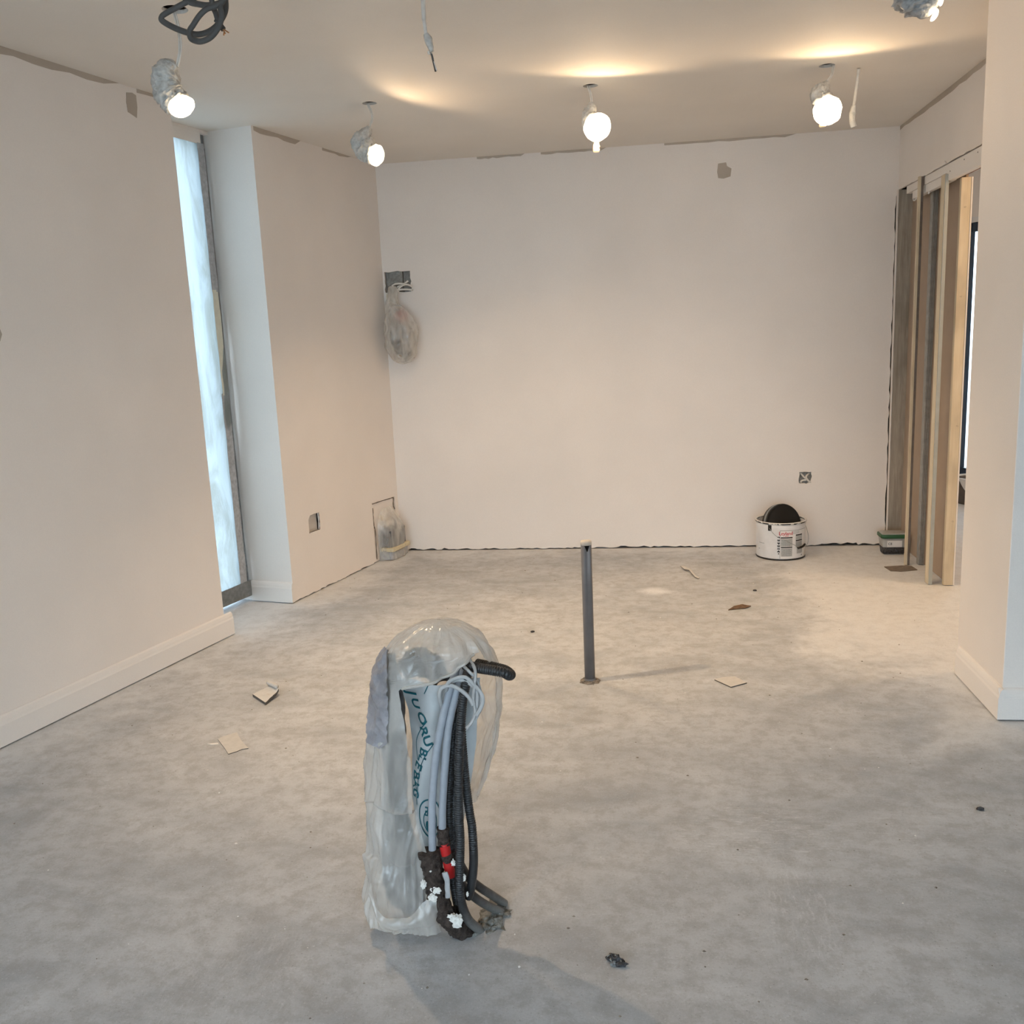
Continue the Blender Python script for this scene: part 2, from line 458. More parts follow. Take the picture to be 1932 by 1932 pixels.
M_PINK = plain('dusty_red_block', (0.55, 0.22, 0.18), 0.6, 0.3, 40)
M_LEAF = plain('brown_dead_leaf', (0.14, 0.085, 0.05), 0.8, 0.4, 60)
M_YELLOWTAPE = plain('yellowed_tape', (0.52, 0.47, 0.24), 0.6, 0.2, 60)

# ------------------------------------------------------------------ the room shell
_p, _q = LW(-3.36, -4.146, 0), LW(-3.36, 9.03, 0)       # outer line of the left wall
SLAB = [(_p.x, -3.26), (4.6, -3.26), (4.6, 9.6), (_q.x, 9.6)]
struct(mk('ground', [(-40, -40, -.13), (40, -40, -.13), (40, 60, -.13), (-40, 60, -.13)], [(0, 1, 2, 3)], M_GROUND))
FT = lambda u, v, d: Vector((u, v, -d))
floor = struct(sheet('floor', SLAB, [], 0.1, FT, M_FLOOR))

HOLES = {'l1': (-1.505, 3.115, .042), 'l2': (-1.251, 4.488, .034), 'l3': (-0.215, 4.503, .034), 'l4': (0.820, 4.493, .034), 'l5': (0.80, 2.90, .034)}
CT = lambda u, v, d: Vector((u, v, H + d))
ceiling = struct(sheet('ceiling', SLAB, [circle(*h) for h in HOLES.values()], 0.0125, CT, M_CEIL))
for k, (x, y, r) in HOLES.items():
    v, f = lathe_vf([(r + .004, H + .0125), (r + .03, H + .0126), (r + .03, H + .11), (0.0, H + .11)], (x, y, 0), 24)
    mk('ceiling_void', v, f, M_VOID, ceiling)

# left wall: solid run, a full-height window recess, then a second run to the back corner
T_A, T_B = 3.56, 4.16
LT = lambda u, v, d: LW(NL - d, u, v)
wall_left = struct(sheet('wall_left', [(-6.5, 0.006), (T_A, 0.006), (T_A, H), (-6.5, H)], [], 0.30, LT, M_WALL))
band = jag((2.05, H-.028), (3.26, H-.024), 14, .006, 3) + [(3.26, H), (2.05, H)]
sheet('bare_plaster_band', band, [], -.0015, LT, M_RAW, wall_left)
sheet('bare_plaster_band', jag((3.36, H-.016), (3.50, H-.016), 5, .005, 5) + [(3.50, H), (3.36, H)], [], -.0015, LT, M_RAW, wall_left)
sheet('filler_patch', [(3.293,2.40),(3.312,2.395),(3.342,2.385),(3.352,2.43),(3.352,2.478),(3.33,2.484),(3.297,2.478),(3.29,2.44)], [], -.0015, LT, M_RAW, wall_left)
sheet('filler_patch', [(2.44,1.47),(2.512,1.465),(2.524,1.49),(2.515,1.52),(2.512,1.545),(2.44,1.54)], [], -.0015, LT, M_RAW, wall_left)
# second run with its cut-outs and the ragged gap above the floor
NB = -2.958
BT = lambda u, v, d: LW(NB - d, u, v)
socket_hole = [(4.365,.352),(4.42,.353),(4.478,.352),(4.482,.40),(4.478,.452),(4.43,.454),(4.385,.452),(4.366,.43)]
box_hole = jag((5.10,.010),(5.10,.385),9,.006,21,0) + jag((5.10,.385),(5.385,.375),7,.004,22) + jag((5.385,.375),(5.40,.05),6,.006,23,0)
out_b = [(T_B, .004)] + jag((T_B, .007), (5.088, .007), 46, .0045, 11)[1:] + [(5.088,.008),(5.088,.392),(5.39,.384),(5.40,.06),(5.41,.01),(5.62,.012),(5.62,H),(T_B,H)]
wall_far = struct(sheet('wall_far_left', out_b, [socket_hole], 0.0125, BT, M_WALL))
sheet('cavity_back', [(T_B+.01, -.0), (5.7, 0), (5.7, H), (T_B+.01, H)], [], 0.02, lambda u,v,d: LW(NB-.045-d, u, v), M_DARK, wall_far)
sheet('socket_back_box', [(4.36,.345),(4.486,.345),(4.486,.46),(4.36,.46)], [], .004, lambda u,v,d: LW(NB-.024-d, u, v), M_LINING, wall_far)
for q in ([(4.366,.352),(4.40,.354),(4.478,.352)], [(4.479,.352),(4.482,.40),(4.478,.452)], [(4.478,.452),(4.43,.454),(4.385,.452)]):
    tube('torn_edge', [LW(NB-.003, a_, b_) for a_, b_ in q], .0022, M_MAT, wall_far, 6, 8, nz=.9, nzs=120)
sheet('bare_plaster_band', jag((T_B+.02,H-.02),(4.60,H-.022),8,.007,31)+[(4.60,H),(T_B+.02,H)], [], -.0015, BT, M_RAW, wall_far)
sheet('bare_plaster_band', jag((4.82,H-.014),(5.14,H-.014),7,.006,33)+[(5.14,H),(4.82,H)], [], -.0015, BT, M_RAW, wall_far)
# reveal on the far side of the window
RT = lambda u, v, d: LW(u, T_B + d, v)
reveal = struct(sheet('wall_reveal', [(-3.32, .004), (NB-.0125, .004), (NB-.0125, H), (-3.32, H)], [], 0.012, RT, M_WALL))

# back wall with a ragged foot, a cut-out for cables and a socket hole
BK = lambda u, v, d: Vector((u, YB + d, v))
foot = []
rng = random.Random(5); u = -1.70
while u < 1.49:
    big = .016 if (u > .95 and u < 1.42) else (.010 if u < -1.35 or (-.2 < u < .4) else .006)
    foot.append((u, .008 + rng.uniform(-.004, big))); u += rng.uniform(.012, .035)
edge = jag((1.4935, .02), (1.4955, 2.15), 60, .0035, 44, 0)
cable_hole = rough_rect(-1.640, 1.715, -1.470, 1.845, .005, 61, 6)
sock_hole2 = rough_rect(.966, .410, 1.040, .482, .004, 71, 5)
wall_back = struct(sheet('wall_back', [(-1.72, .006)] + foot + edge + [(1.512, 2.15), (1.512, H), (-1.72, H)], [cable_hole, sock_hole2], .0125, BK, M_WALL))
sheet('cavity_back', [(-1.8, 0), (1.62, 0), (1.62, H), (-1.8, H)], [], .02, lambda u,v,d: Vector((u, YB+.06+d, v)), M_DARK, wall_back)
sheet('filler_patch', [(.468,2.285),(.50,2.28),(.541,2.29),(.546,2.335),(.52,2.35),(.515,2.372),(.468,2.368),(.462,2.32)], [], -.0015, BK, M_RAW, wall_back)
for a, b, s in ((.15, .92, 81), (-1.0, -.70, 85), (-.6, -.2, 87)):
    sheet('bare_plaster_band', jag((a,H-.012),(b,H-.014),12,.004,s)+[(b,H),(a,H)], [], -.0012, BK, M_RAW, wall_back)
for u0, u1 in ((-1.638, -1.528), (-1.524, -1.47)):                # grey blocks seen inside the cable cut-out
    bev_box('block', (u0, YB+.03, 1.70), (u1, YB+.058, 1.86), M_BLOCK, wall_back, .003)
bev_box('socket_back_box', (.962, YB+.022, .405), (1.044, YB+.055, .487), M_BLOCK, wall_back, .003)
tube('socket_wire', [(.975, YB+.02, .475), (.995, YB+.004, .45), (1.012, YB+.008, .432), (.985, YB+.012, .425), (.978, YB+.012, .412)], .006, M_FLEX, wall_back, 6, 5)
tube('socket_wire', [(1.03, YB+.02, .47), (1.008, YB+.002, .452), (1.022, YB+.004, .425), (1.036, YB+.012, .416)], .006, M_FLEX, wall_back, 6, 5)

# wall above the doorway
RW = lambda u, v, d: Vector((XR + d, u, v))
wall_right = struct(sheet('wall_right', [(3.70, 2.150)] + jag((3.70, 2.150), (YB, 2.150), 50, .003, 91)[1:] + [(YB, 2.150), (YB, H), (3.70, H)], [], .0125, RW, M_WALL))
sheet('bare_plaster_band', jag((YB, H-.022), (3.9, H-.026), 22, .007, 93) + [(3.9, H), (YB, H)], [], -.0015, RW, M_RAW, wall_right)
sheet('filler_lump', [(5.06,2.148),(5.20,2.148),(5.17,2.162),(5.09,2.165)], [], -.008, RW, M_WALL, wall_right)
sheet('far_face', [(3.70, 2.13), (YB, 2.13), (YB, H), (3.70, H)], [], .0125, lambda u,v,d: Vector((1.600+d, u, v)), M_WALL, wall_right)
# pier between the doorway and the camera
pier = struct(bev_box('wall_pier', (1.228, 3.262, .004), (3.6, 3.735, H), M_WALL, None, .002))

# far room, the right and rear of this room, never in view or only glimpsed
struct(sheet('wall_outer_left', [(-3.4, 0), (9.5, 0), (9.5, H), (-3.4, H)], [], .05, lambda u,v,d: Vector((4.3+d, u, v)), M_WALL))
struct(sheet('wall_partition', [(YB, 0), (9.4, 0), (9.4, H), (YB, H)], [], .05, lambda u,v,d: Vector((1.62-d, u, v)), M_WALL))
WD = Vector((0.42, -0.907, 0)); WN = Vector((-0.907, -0.42, 0)); W0 = Vector((2.571, 8.060, 0))
WT = lambda u, v, d: W0 + WD*u - WN*d + Vector((0, 0, v))
struct(sheet('wall_far_room', [(-1.9, 0), (4.2, 0), (4.2, H), (-1.9, H)], [[(0, .085), (1.3, .085), (1.3, 2.125), (0, 2.125)]], .055, WT, M_WALL))
w2 = struct(mk('window_2', *join(box_vf((0,.085,.0),(.034,2.125,.05),lambda p: WT(p.x,p.y,p.z)), box_vf((1.245,.085,.0),(1.3,2.125,.07),lambda p: WT(p.x,p.y,p.z)),
      box_vf((.055,2.055,.0),(1.245,2.125,.07),lambda p: WT(p.x,p.y,p.z)), box_vf((.055,.085,.0),(1.245,.175,.07),lambda p: WT(p.x,p.y,p.z))), M_NAVY))
mk('pane', *box_vf((.05,.17,.03),(1.25,2.06,.036),lambda p: WT(p.x,p.y,p.z)), M_GLASS, w2)
mk('window_head', *box_vf((-.02,2.127,-.012),(1.32,2.165,.0),lambda p: WT(p.x,p.y,p.z)), M_LABELW, w2)
mk('window_sill', *box_vf((-.02,.045,-.10),(1.32,.083,.0),lambda p: WT(p.x,p.y,p.z)), M_TRIM, w2)
# rear wall behind the camera: wide glazed doors give this room its daylight
REAR = lambda u, v, d: Vector((u, -3.0 - d, v))
struct(sheet('wall_rear', [(-5.4, 0), (4.4, 0), (4.4, H), (-5.4, H)], [[(-3.4, .02), (2.6, .02), (2.6, 2.2), (-3.4, 2.2)]], .25, REAR, M_WALL))
bars = [box_vf((-3.4+1.5*i-.03, -3.16, .02), (-3.4+1.5*i+.03, -3.08, 2.2)) for i in range(5)] + [box_vf((-3.4, -3.16, z), (2.6, -3.08, z+.06)) for z in (.02, 2.14)]
d1 = struct(mk('door_1', *join(*bars), M_NAVY))
mk('pane', *box_vf((-3.4, -3.125, .03), (2.6, -3.12, 2.19)), M_GLASS, d1)

# skirting boards
def skirting(name, a, b, nrm, h=.118, th=.018):
    a, b, nrm = Vector(a), Vector(b), Vector(nrm)
    prof = [(0, .006), (th, .006), (th, h-.034), (th-.003, h-.026), (th-.004, h-.018), (th-.008, h-.006), (.004, h), (0, h)]
    V = [a + nrm*x + Vector((0,0,z)) for x, z in prof] + [b + nrm*x + Vector((0,0,z)) for x, z in prof]
    k = len(prof); Fc = [(i, (i+1)%k, k+(i+1)%k, k+i) for i in range(k)] + [tuple(range(k)), tuple(range(2*k-1, k-1, -1))]
    return struct(mk(name, V, Fc, M_TRIM))
skirting('baseboard_left', LW(NL, -6.4, 0), LW(NL, 3.607, 0), LN)
skirting('baseboard_recess', LW(-3.225, T_B, 0), LW(NB+.004, T_B, 0), -LU)
skirting('baseboard_pier', (1.228, 3.2435, 0), (1.228, 3.70, 0), (-1, 0, 0))
skirting('baseboard_right', (1.213, 3.262, 0), (3.6, 3.262, 0), (0, -1, 0))

# ------------------------------------------------------------------ slit window in the left recess
WX = lambda n, t, z: LW(n, t, z)
Wm = lambda p: LW(p.x, p.y, p.z)
w1 = struct(mk('window_1', *join(box_vf((-3.32,4.085,.03),(-3.25,4.15,2.50),Wm), box_vf((-3.32,3.35,.03),(-3.25,3.41,2.47),Wm),
      box_vf((-3.32,3.41,2.455),(-3.25,4.085,2.50),Wm), box_vf((-3.32,3.41,.03),(-3.25,4.085,.09),Wm)), M_TAPE_D))
mk('pane', *box_vf((-3.29,3.405,.085),(-3.284,4.09,2.46),Wm), M_GLASS, w1)
struct(mk('trim_1', *box_vf((-3.33,3.3,2.49),(-3.225,4.16,2.506),Wm), M_WALL))
struct(mk('wall_recess', *join(box_vf((-3.36,3.2,0),(-3.32,3.36,H),Wm), box_vf((-3.36,4.14,0),(-3.32,4.22,H),Wm)), M_WALL))
ms = thing('masking_sheet', LW(-3.24, 3.8, .05), 'milky polythene sheet taped over the tall narrow window in the left wall', 'sheet')
V = []; Fc = []; nu, nv = 26, 110
for j in range(nv+1):
    for i in range(nu+1):
        s, q = i/nu, j/nv
        t = 3.38 + .735*s; z = .06 + 2.40*q
        w = noise.noise(Vector((t*9 + z*1.3, z*1.1, 3))) * .016 + .010*math.sin((t*34 - z*5.5)) * (.3 + .7*math.sin(pi*q)) * s + .022*math.sin(pi*s)*math.sin(pi*q)
        if q < .12: w += .012*math.sin(t*60 + z*30)*(1-q/.12)
        V.append(LW(-3.236 + w*.8, t, z))
for j in range(nv):
    for i in range(nu):
        a = j*(nu+1)+i; Fc.append((a, a+1, a+nu+2, a+nu+1))
mk('sheet', V, Fc, M_MASK, ms, True)
def strip(name, t0, t1, z0, z1, m, n0=-3.226, wob=.003, seed=0, nz_=26, parent=ms):
    V = []; Fc = []
    for j in range(nz_+1):
        for i in range(4):
            z = z0+(z1-z0)*j/nz_; t = t0+(t1-t0)*i/3
            w = noise.noise(Vector((t*20, z*9, seed)))*wob
            V.append(LW(n0+w, t+noise.noise(Vector((z*6, i, seed)))*.003, z))
    for j in range(nz_):
        for i in range(3): a = j*4+i; Fc.append((a, a+1, a+5, a+4))
    return mk(name, V, Fc, m, parent, True)
strip('tape_strip', 4.068, 4.118, 1.70, 2.44, M_TAPE, seed=1)['label'] = 'silver grey tape strip'
strip('tape_strip', 4.070, 4.116, 1.16, 1.71, M_PALETAPE, seed=2)['label'] = 'cream masking tape strip'
strip('tape_strip', 4.060, 4.116, .10, 1.17, M_TAPE, seed=3)['label'] = 'silver grey tape strip'
tp = strip('tape_strip', 3.40, 4.14, .035, .125, M_TAPE_D, -3.222, .012, 4); tp['label'] = 'dark grey tape along the foot'
tp = strip('tape_strip', 3.40, 4.10, 2.435, 2.49, M_WALL, -3.228, .006, 5); tp['label'] = 'pale torn tape along the head'
tube('sheet_edge', [LW(-3.232, 4.135, .05), LW(-3.236, 4.132, .8), LW(-3.236, 4.128, 1.6), LW(-3.236, 4.13, 2.42)], .004, M_TAPE_D, ms, 6, 10, nz=.6)

# ------------------------------------------------------------------ pocket door frame
pk = thing('pocket_door_frame', (1.55, 5.4, 0), 'open sliding door frame of bare studs, rails and timber beside the doorway', 'door frame')
bev_box('timber_post', (1.508, 5.950, .004), (1.600, 6.010, 2.150), M_TIMBER, pk, .002)['label'] = 'weathered grey brown timber post'
bev_box('board_edge', (1.499, 5.946, .02), (1.5075, 5.962, 2.15), M_WALL, pk, .001)
mk('back_board', *box_vf((1.588, 5.03, .006), (1.600, YB-.012, 2.13)), M_BOARD, pk)['label'] = 'brown paper backed board'
sheet('stud_face', [(0,0),(.022,0),(.022,2.146),(0,2.146)], [], .012, lambda u,v,d: Vector((1.482+d, 5.448+u, v+.003)), M_CREAM, pk)
bev_box('stud', (1.488, 5.4485, .003), (1.5075, 5.472, 2.148), M_STUDDARK, pk, .001)['label'] = 'dark metal stud'
sheet('stud_face', [(0,0),(.052,0),(.052,2.09),(0,2.09)], [], .006, lambda u,v,d: Vector((1.488+d, 5.030+u, v+.003)), M_CREAM, pk)
bev_box('stud', (1.491, 5.024, .003), (1.5085, 5.080, 2.093), M_STUDGREY, pk, .001)['label'] = 'grey green stud'
bev_box('stud', (1.556, 5.450, .003), (1.586, 5.490, 2.10), M_STEEL, pk, .001)['label'] = 'galvanised steel stud'
for u in (.007, .014, .021): bev_box('stud_groove', (1.556+u, 5.448, .003), (1.558+u, 5.4515, 2.10), M_STUDDARK, pk, .0005)
bev_box('stud', (1.589, 5.446, .003), (1.598, 5.47, 2.10), M_REDBROWN, pk, .001)['label'] = 'red brown stud edge'
jb = bev_box('door_jamb', (1.560, 5.005, .004), (1.607, 5.032, 2.070), M_CREAM, pk, .0015); jb['label'] = 'cream softwood jamb'
bev_box('jamb_edge', (1.607, 5.003, .004), (1.614, 5.030, 2.070), M_TRIM, pk, .001)
for z in (.35, .85, 1.50, 1.93):
    v, f = lathe_vf([(0, .0), (.004, .0005), (.004, .002)], (1.582 + (.01 if z < 1 else 0), 5.0055, z), 10, (0, -1, 0))
    mk('screw_hole', v, f, M_DARK, jb)
hd = bev_box('header_rail', (1.504, 3.70, 2.060), (1.530, 5.055, 2.142), M_TRIM, pk, .0015)
for y in (4.62, 4.80, 5.0, 4.45):
    v, f = lathe_vf([(0, .001), (.003, .001), (.003, 0)], (1.504, y, 2.122 - (.02 if y == 5.0 else 0)), 8, (-1, 0, 0)); mk('screw_hole', v, f, M_DARK, hd)
bev_box('lintel_board', (1.535, 3.72, 2.085), (1.598, 5.03, 2.14), M_REDBROWN, pk, .001)
bev_box('track', (1.512, 4.96, 2.105), (1.540, 5.80, 2.146), M_TRIM, pk, .0015)
trk = bev_box('track_channel', (1.518, 5.03, 2.062), (1.545, 5.70, 2.104), M_TRIM, pk, .0015)
tube('track_end_clip', [(1.52, 5.68, 2.064), (1.516, 5.665, 2.052), (1.52, 5.645, 2.050), (1.524, 5.63, 2.06)], .004, M_LABELW, trk, 6, 4)
tube('track_end_clip', [(1.52, 5.40, 2.06), (1.518, 5.39, 2.05), (1.52, 5.38, 2.058)], .004, M_LABELW, trk, 6, 4)

# ------------------------------------------------------------------ bagged ceiling lamps
def cap(c, d, r, bulge, m, parent, name='lit_face', nz=.10, seg=28):
    d = Vector(d).normalized(); x = d.orthogonal().normalized(); y = d.cross(x); c = Vector(c)
    V = [c + d*bulge]; Fc = []; R = 7
    for i in range(1, R+1):
        a = pi/2*i/R
        for k in range(seg):
            th = 2*pi*k/seg
            rr = r*math.sin(a)*(1 + nz*noise.noise(Vector((math.cos(th)*2+c.x*7, math.sin(th)*2, c.y*5))))
            V.append(c + d*bulge*math.cos(a) + (x*math.cos(th)+y*math.sin(th))*rr)
    for k in range(seg): Fc.append((0, 1+k, 1+(k+1)%seg))
    for i in range(R-1):
        for k in range(seg):
            a, b = 1+i*seg+k, 1+i*seg+(k+1)%seg; Fc.append((a, a+seg, b+seg, b))
    return mk(name, V, Fc, m, parent, True)

def crumpled(name, P, radii, m, parent, amp=.22, seg=30, seed=0, n=10, fq=2.6, lf=.22):
    P = smoothpts(P, n); N = len(P)
    def rad(i, N_):
        f = i/(N_-1)*(len(radii)-1); k = min(int(f), len(radii)-2); return radii[k]+(radii[k+1]-radii[k])*(f-k)
    fr = frames(P); V = []; Fc = []
    for i, p in enumerate(P):
        t, nn, b = fr[i]
        for k in range(seg):
            a = 2*pi*k/seg
            q = nn*math.cos(a)+b*math.sin(a)
            rdg = 1 - abs(noise.noise(Vector((math.cos(a)*fq, math.sin(a)*fq, i*lf+seed*9.1))))*2
            V.append(p + q*rad(i, N)*(1 + amp*rdg - amp*.4 + amp*.8*noise.noise(Vector((math.cos(a)*1.2, math.sin(a)*1.2, i*.09+seed)))))
    for i in range(N-1):
        for k in range(seg): Fc.append((i*seg+k, i*seg+(k+1)%seg, (i+1)*seg+(k+1)%seg, (i+1)*seg+k))
    Fc.append(tuple(range(seg))); Fc.append(tuple(range((N-1)*seg, N*seg)))
    return mk(name, V, Fc, m, parent, True)

def lamp(label, hole, flex, body, radii, face, d, r, bulge, spot_dir, watts, size=162, m=M_LAMPBAG, tail=None, blend=.40, face_m=None, beam=None, beam_k=1.0, beam_a=130):
    x, y, _ = HOLES[hole]
    t = thing('bagged_ceiling_lamp', (x, y, H), label, 'lamp', 'bare ceiling lamps wrapped in plastic')
    for o_ in (-.0035, .0035):
        tube('flex', [Vector(p)+Vector((o_, 0, 0)) for p in flex], .0032, M_FLEX, t, 7, 8)
    crumpled('plastic_wrap', body, radii, m, t, .30, 40, x, 14, 2.9, .16)
    cap(face, d, r, bulge, face_m or M_GLOW, t)
    if tail: crumpled('wrap_tail', tail, [.011, .008, .016, .013], M_GLOW2 if face_m is None else m, t, .2, 16, 3)
    L = bpy.data.lights.new('lamp_light', 'SPOT'); L.energy = watts; L.color = LAMP_COL
    L.spot_size = math.radians(size); L.spot_blend = blend; L.shadow_soft_size = .022
    lo = bpy.data.objects.new('lamp_light', L); COL.objects.link(lo)
    lo.location = Vector(face) + Vector(spot_dir).normalized()*(bulge + .024)
    lo.rotation_euler = Vector(spot_dir).to_track_quat('-Z', 'Y').to_euler()
    if beam:                                     # added second spot at the lamp, aimed down to brighten floor and back wall
        B = bpy.data.lights.new('lamp_beam', 'SPOT'); B.energy = BEAM_W*beam_k; B.color = LAMP_COL
        B.spot_size = math.radians(beam_a); B.spot_blend = 1.0; B.shadow_soft_size = .022
        bo = bpy.data.objects.new('lamp_beam', B); COL.objects.link(bo); bo.location = lo.location
        bo.rotation_euler = Vector(beam).to_track_quat('-Z', 'Y').to_euler()
    return t

lamp('bagged lamp hanging on two long flexes near the left wall, lit face turned down', 'l1',
     [(-1.5163,3.13,2.5085),(-1.5054,3.13,2.4425),(-1.5084,3.13,2.3854),(-1.5256,3.13,2.3357)], [(-1.5267,3.13,2.3424),(-1.5489,3.13,2.331),(-1.5717,3.13,2.2995),(-1.5653,3.13,2.2573),(-1.5461,3.13,2.2273),(-1.5323,3.13,2.2145)],
     [.012, .036, .042, .044, .042, .040], [(-1.5201,3.12,2.2097)][0], (.50, -.38, -.80), .043, .022, (.55, -.25, -.80), LAMP_W*.8, 150, M_LAMPBAG, beam=(.42, .10, -.92), beam_k=2.9, beam_a=105)
lamp('bagged lamp in the far left corner of the ceiling, lit face turned right', 'l2',
     [(-1.2567,4.48,2.5025),(-1.2396,4.48,2.4567),(-1.2418,4.48,2.4263),(-1.2573,4.48,2.3921)], [(-1.2542,4.48,2.399),(-1.2769,4.48,2.3722),(-1.3004,4.48,2.336),(-1.2819,4.48,2.3062),(-1.2503,4.48,2.2778),(-1.2327,4.48,2.2694)],
     [.012, .026, .046, .050, .046, .044], [(-1.2324,4.47,2.27)][0], (.86, -.42, -.30), .050, .028, (.95, -.30, -.10), LAMP_W, 165, beam=(.30, .18, -.93), beam_k=1.2, beam_a=125)
lamp('middle bagged lamp before the back wall, round lit face with a knotted tail below', 'l3',
     [(-0.2245,4.5,2.5063),(-0.2136,4.5,2.4647),(-0.2098,4.5,2.4303),(-0.2128,4.5,2.4078)], [(-0.212,4.5,2.435),(-0.2153,4.5,2.4057),(-0.2232,4.5,2.3834),(-0.2095,4.5,2.3504),(-0.1884,4.5,2.326)],
     [.010, .024, .030, .046, .050], [(-0.1871,4.47,2.3198)][0], (.12, -.96, -.16), .062, .040, (.22, -.97, .0), LAMP_W, 165, beam=(.0, .20, -.97), beam_k=.85, beam_a=125, tail=[(-0.1904,4.46,2.2679),(-0.1908,4.46,2.2542),(-0.1937,4.46,2.2361),(-0.1944,4.46,2.2109)])
lamp('bagged lamp nearest the doorway wall, round lit face beside a hanging white cable', 'l4',
     [(0.8483,4.49,2.5073),(0.8424,4.49,2.4688),(0.825,4.49,2.4441),(0.8208,4.49,2.4269)], [(0.8251,4.49,2.4397),(0.8098,4.49,2.4169),(0.79,4.49,2.39),(0.8041,4.49,2.3582),(0.8228,4.49,2.326)],
     [.010, .026, .036, .046, .052], [(0.8196,4.46,2.3152)][0], (.02, -.97, -.20), .062, .040, (.02, -1, .02), LAMP_W, 168, beam=(-.22, .22, -.95), beam_k=1.0, beam_a=115, tail=[(0.7984,4.45,2.2708),(0.7985,4.45,2.2642),(0.7987,4.45,2.2554),(0.7989,4.45,2.2466)])
lamp('bluish grey bagged lamp at the top right edge, only a lit slit showing', 'l5',
     [(.80, 2.90, H), (.80, 2.93, 2.44)], [(0.792,2.98,2.3498),(0.7828,2.98,2.3272),(0.7896,2.98,2.299),(0.805,2.98,2.2671),(0.8089,2.98,2.2389)], [.02, .05, .058, .046, .010],
     [(0.8288,2.96,2.2394)][0], (.75, -.30, -.50), .017, .010, (.72, .40, -.25), LAMP_W*.45, 160, M_LAMPBAG2)
cap([(0.8416,2.95,2.2709)][0], (.9, -.4, -.1), .013, .008, M_GLOW, [o for o in COL.objects if o.name.startswith('bagged_ceiling_lamp')][-1], 'lit_slit')

# loose cable ends
hc = thing('hanging_cable_end', (-0.70, 3.24, H), 'white twisted cable end hanging from the ceiling, top centre left', 'cable')
tube('flex', [(-0.6976,3.24,2.5067),(-0.698,3.24,2.4713),(-0.6981,3.24,2.4421)], .008, M_FLEX, hc, 8, 6)
tube('taped_joint', [(-0.6981,3.24,2.4421),(-0.6944,3.24,2.4141),(-0.6938,3.24,2.3961)], .006, M_FLEX, hc, 8, 6, nz=.4)
tube('taped_joint', [(-0.6936,3.24,2.3994),(-0.686,3.24,2.3759),(-0.6802,3.24,2.3524),(-0.6772,3.24,2.3424)], lambda i,n: .006+.006*math.sin(pi*min(1,i/n+.2)), M_LAMPBAG, hc, 8, 6, nz=.4)
tube('cable_core', [(-0.6971,3.24,2.3997),(-0.6907,3.24,2.3877),(-0.682,3.24,2.3821)], .003, M_GREYCABLE, hc, 6, 5)
tube('cable_core', [(-0.6897,3.24,2.345),(-0.6865,3.24,2.3382),(-0.6794,3.24,2.336),(-0.6739,3.24,2.3092),(-0.6683,3.24,2.2807)], .0035, M_GREYCABLE, hc, 6, 5)
tube('cable_core', [(-0.6792,3.24,2.3392),(-0.6737,3.24,2.3125),(-0.6646,3.24,2.282)], .003, M_FLEX, hc, 6, 5)
tube('cable_core', [(-0.6876,3.23,2.3421),(-0.6862,3.23,2.3354),(-0.6808,3.23,2.335)], .004, M_FLEX, hc, 6, 5)
hc2 = thing('hanging_cable_end', (.985, 4.58, H), 'white cable with a taped end hanging beside the rightmost round lamp', 'cable')
tube('flex', [(0.9726,4.58,2.5033),(0.9691,4.58,2.4594),(0.9617,4.58,2.3934),(0.9559,4.58,2.3492)], .007, M_FLEX, hc2, 8, 6)
crumpled('taped_end', [(0.9559,4.58,2.3515),(0.952,4.58,2.3227),(0.9505,4.58,2.2914),(0.9581,4.58,2.2593)], [.009, .014, .013, .014], M_LAMPBAG, hc2, .15, 14, 5)
cc = thing('cable_coil', (-1.30, 2.72, H), 'coil of flat dark grey cable hanging from the ceiling at the top left', 'cable')
tube('flat_cable', [(-1.3172,2.72,2.475),(-1.2995,2.72,2.4205),(-1.2714,2.72,2.3845),(-1.2404,2.72,2.3733),(-1.2088,2.72,2.3678),(-1.1682,2.72,2.3726),(-1.1572,2.72,2.3855),(-1.1811,2.72,2.4015),(-1.2296,2.72,2.3975),(-1.2799,2.72,2.381),(-1.3393,2.72,2.3595),(-1.3568,2.72,2.3498),(-1.3549,2.72,2.3383),(-1.3199,2.72,2.3169),(-1.2811,2.72,2.3008),(-1.2494,2.72,2.2939),(-1.2164,2.72,2.2996),(-1.1871,2.72,2.3168),(-1.165,2.72,2.343),(-1.1589,2.72,2.3703),(-1.1646,2.72,2.4056),(-1.1917,2.72,2.4496)], .0085, M_GREYCABLE, cc, 8, 10, .62)
tube('flat_cable', [(-1.1344,2.66,2.3965),(-1.1406,2.66,2.3537),(-1.1669,2.66,2.3423),(-1.191,2.66,2.3376),(-1.2148,2.66,2.3219),(-1.2365,2.66,2.2989),(-1.2475,2.66,2.286),(-1.2478,2.66,2.2694),(-1.2377,2.66,2.2603),(-1.216,2.66,2.2557),(-1.1865,2.66,2.2643),(-1.162,2.66,2.2871),(-1.1496,2.66,2.3135),(-1.1495,2.66,2.3435),(-1.1312,2.66,2.3827)], .0085, M_GREYCABLE, cc, 8, 10, .62)
tube('flat_cable', [(-1.1876,2.7,2.4285),(-1.1913,2.7,2.3668),(-1.1833,2.7,2.3384),(-1.1789,2.7,2.3199),(-1.1725,2.7,2.3054),(-1.1642,2.7,2.2935)], .008, M_GREYCABLE, cc, 8, 8, .7)
for q in ([(-1.1655,2.7,2.2964),(-1.1582,2.7,2.2902),(-1.1493,2.7,2.2839)], [(-1.1672,2.7,2.2952),(-1.1632,2.7,2.2878),(-1.1658,2.7,2.2783)], [(-1.1615,2.69,2.2903),(-1.1575,2.69,2.283),(-1.1564,2.69,2.2788)]):
    tube('copper_core', q, .002, M_COPPER, cc, 6, 4)
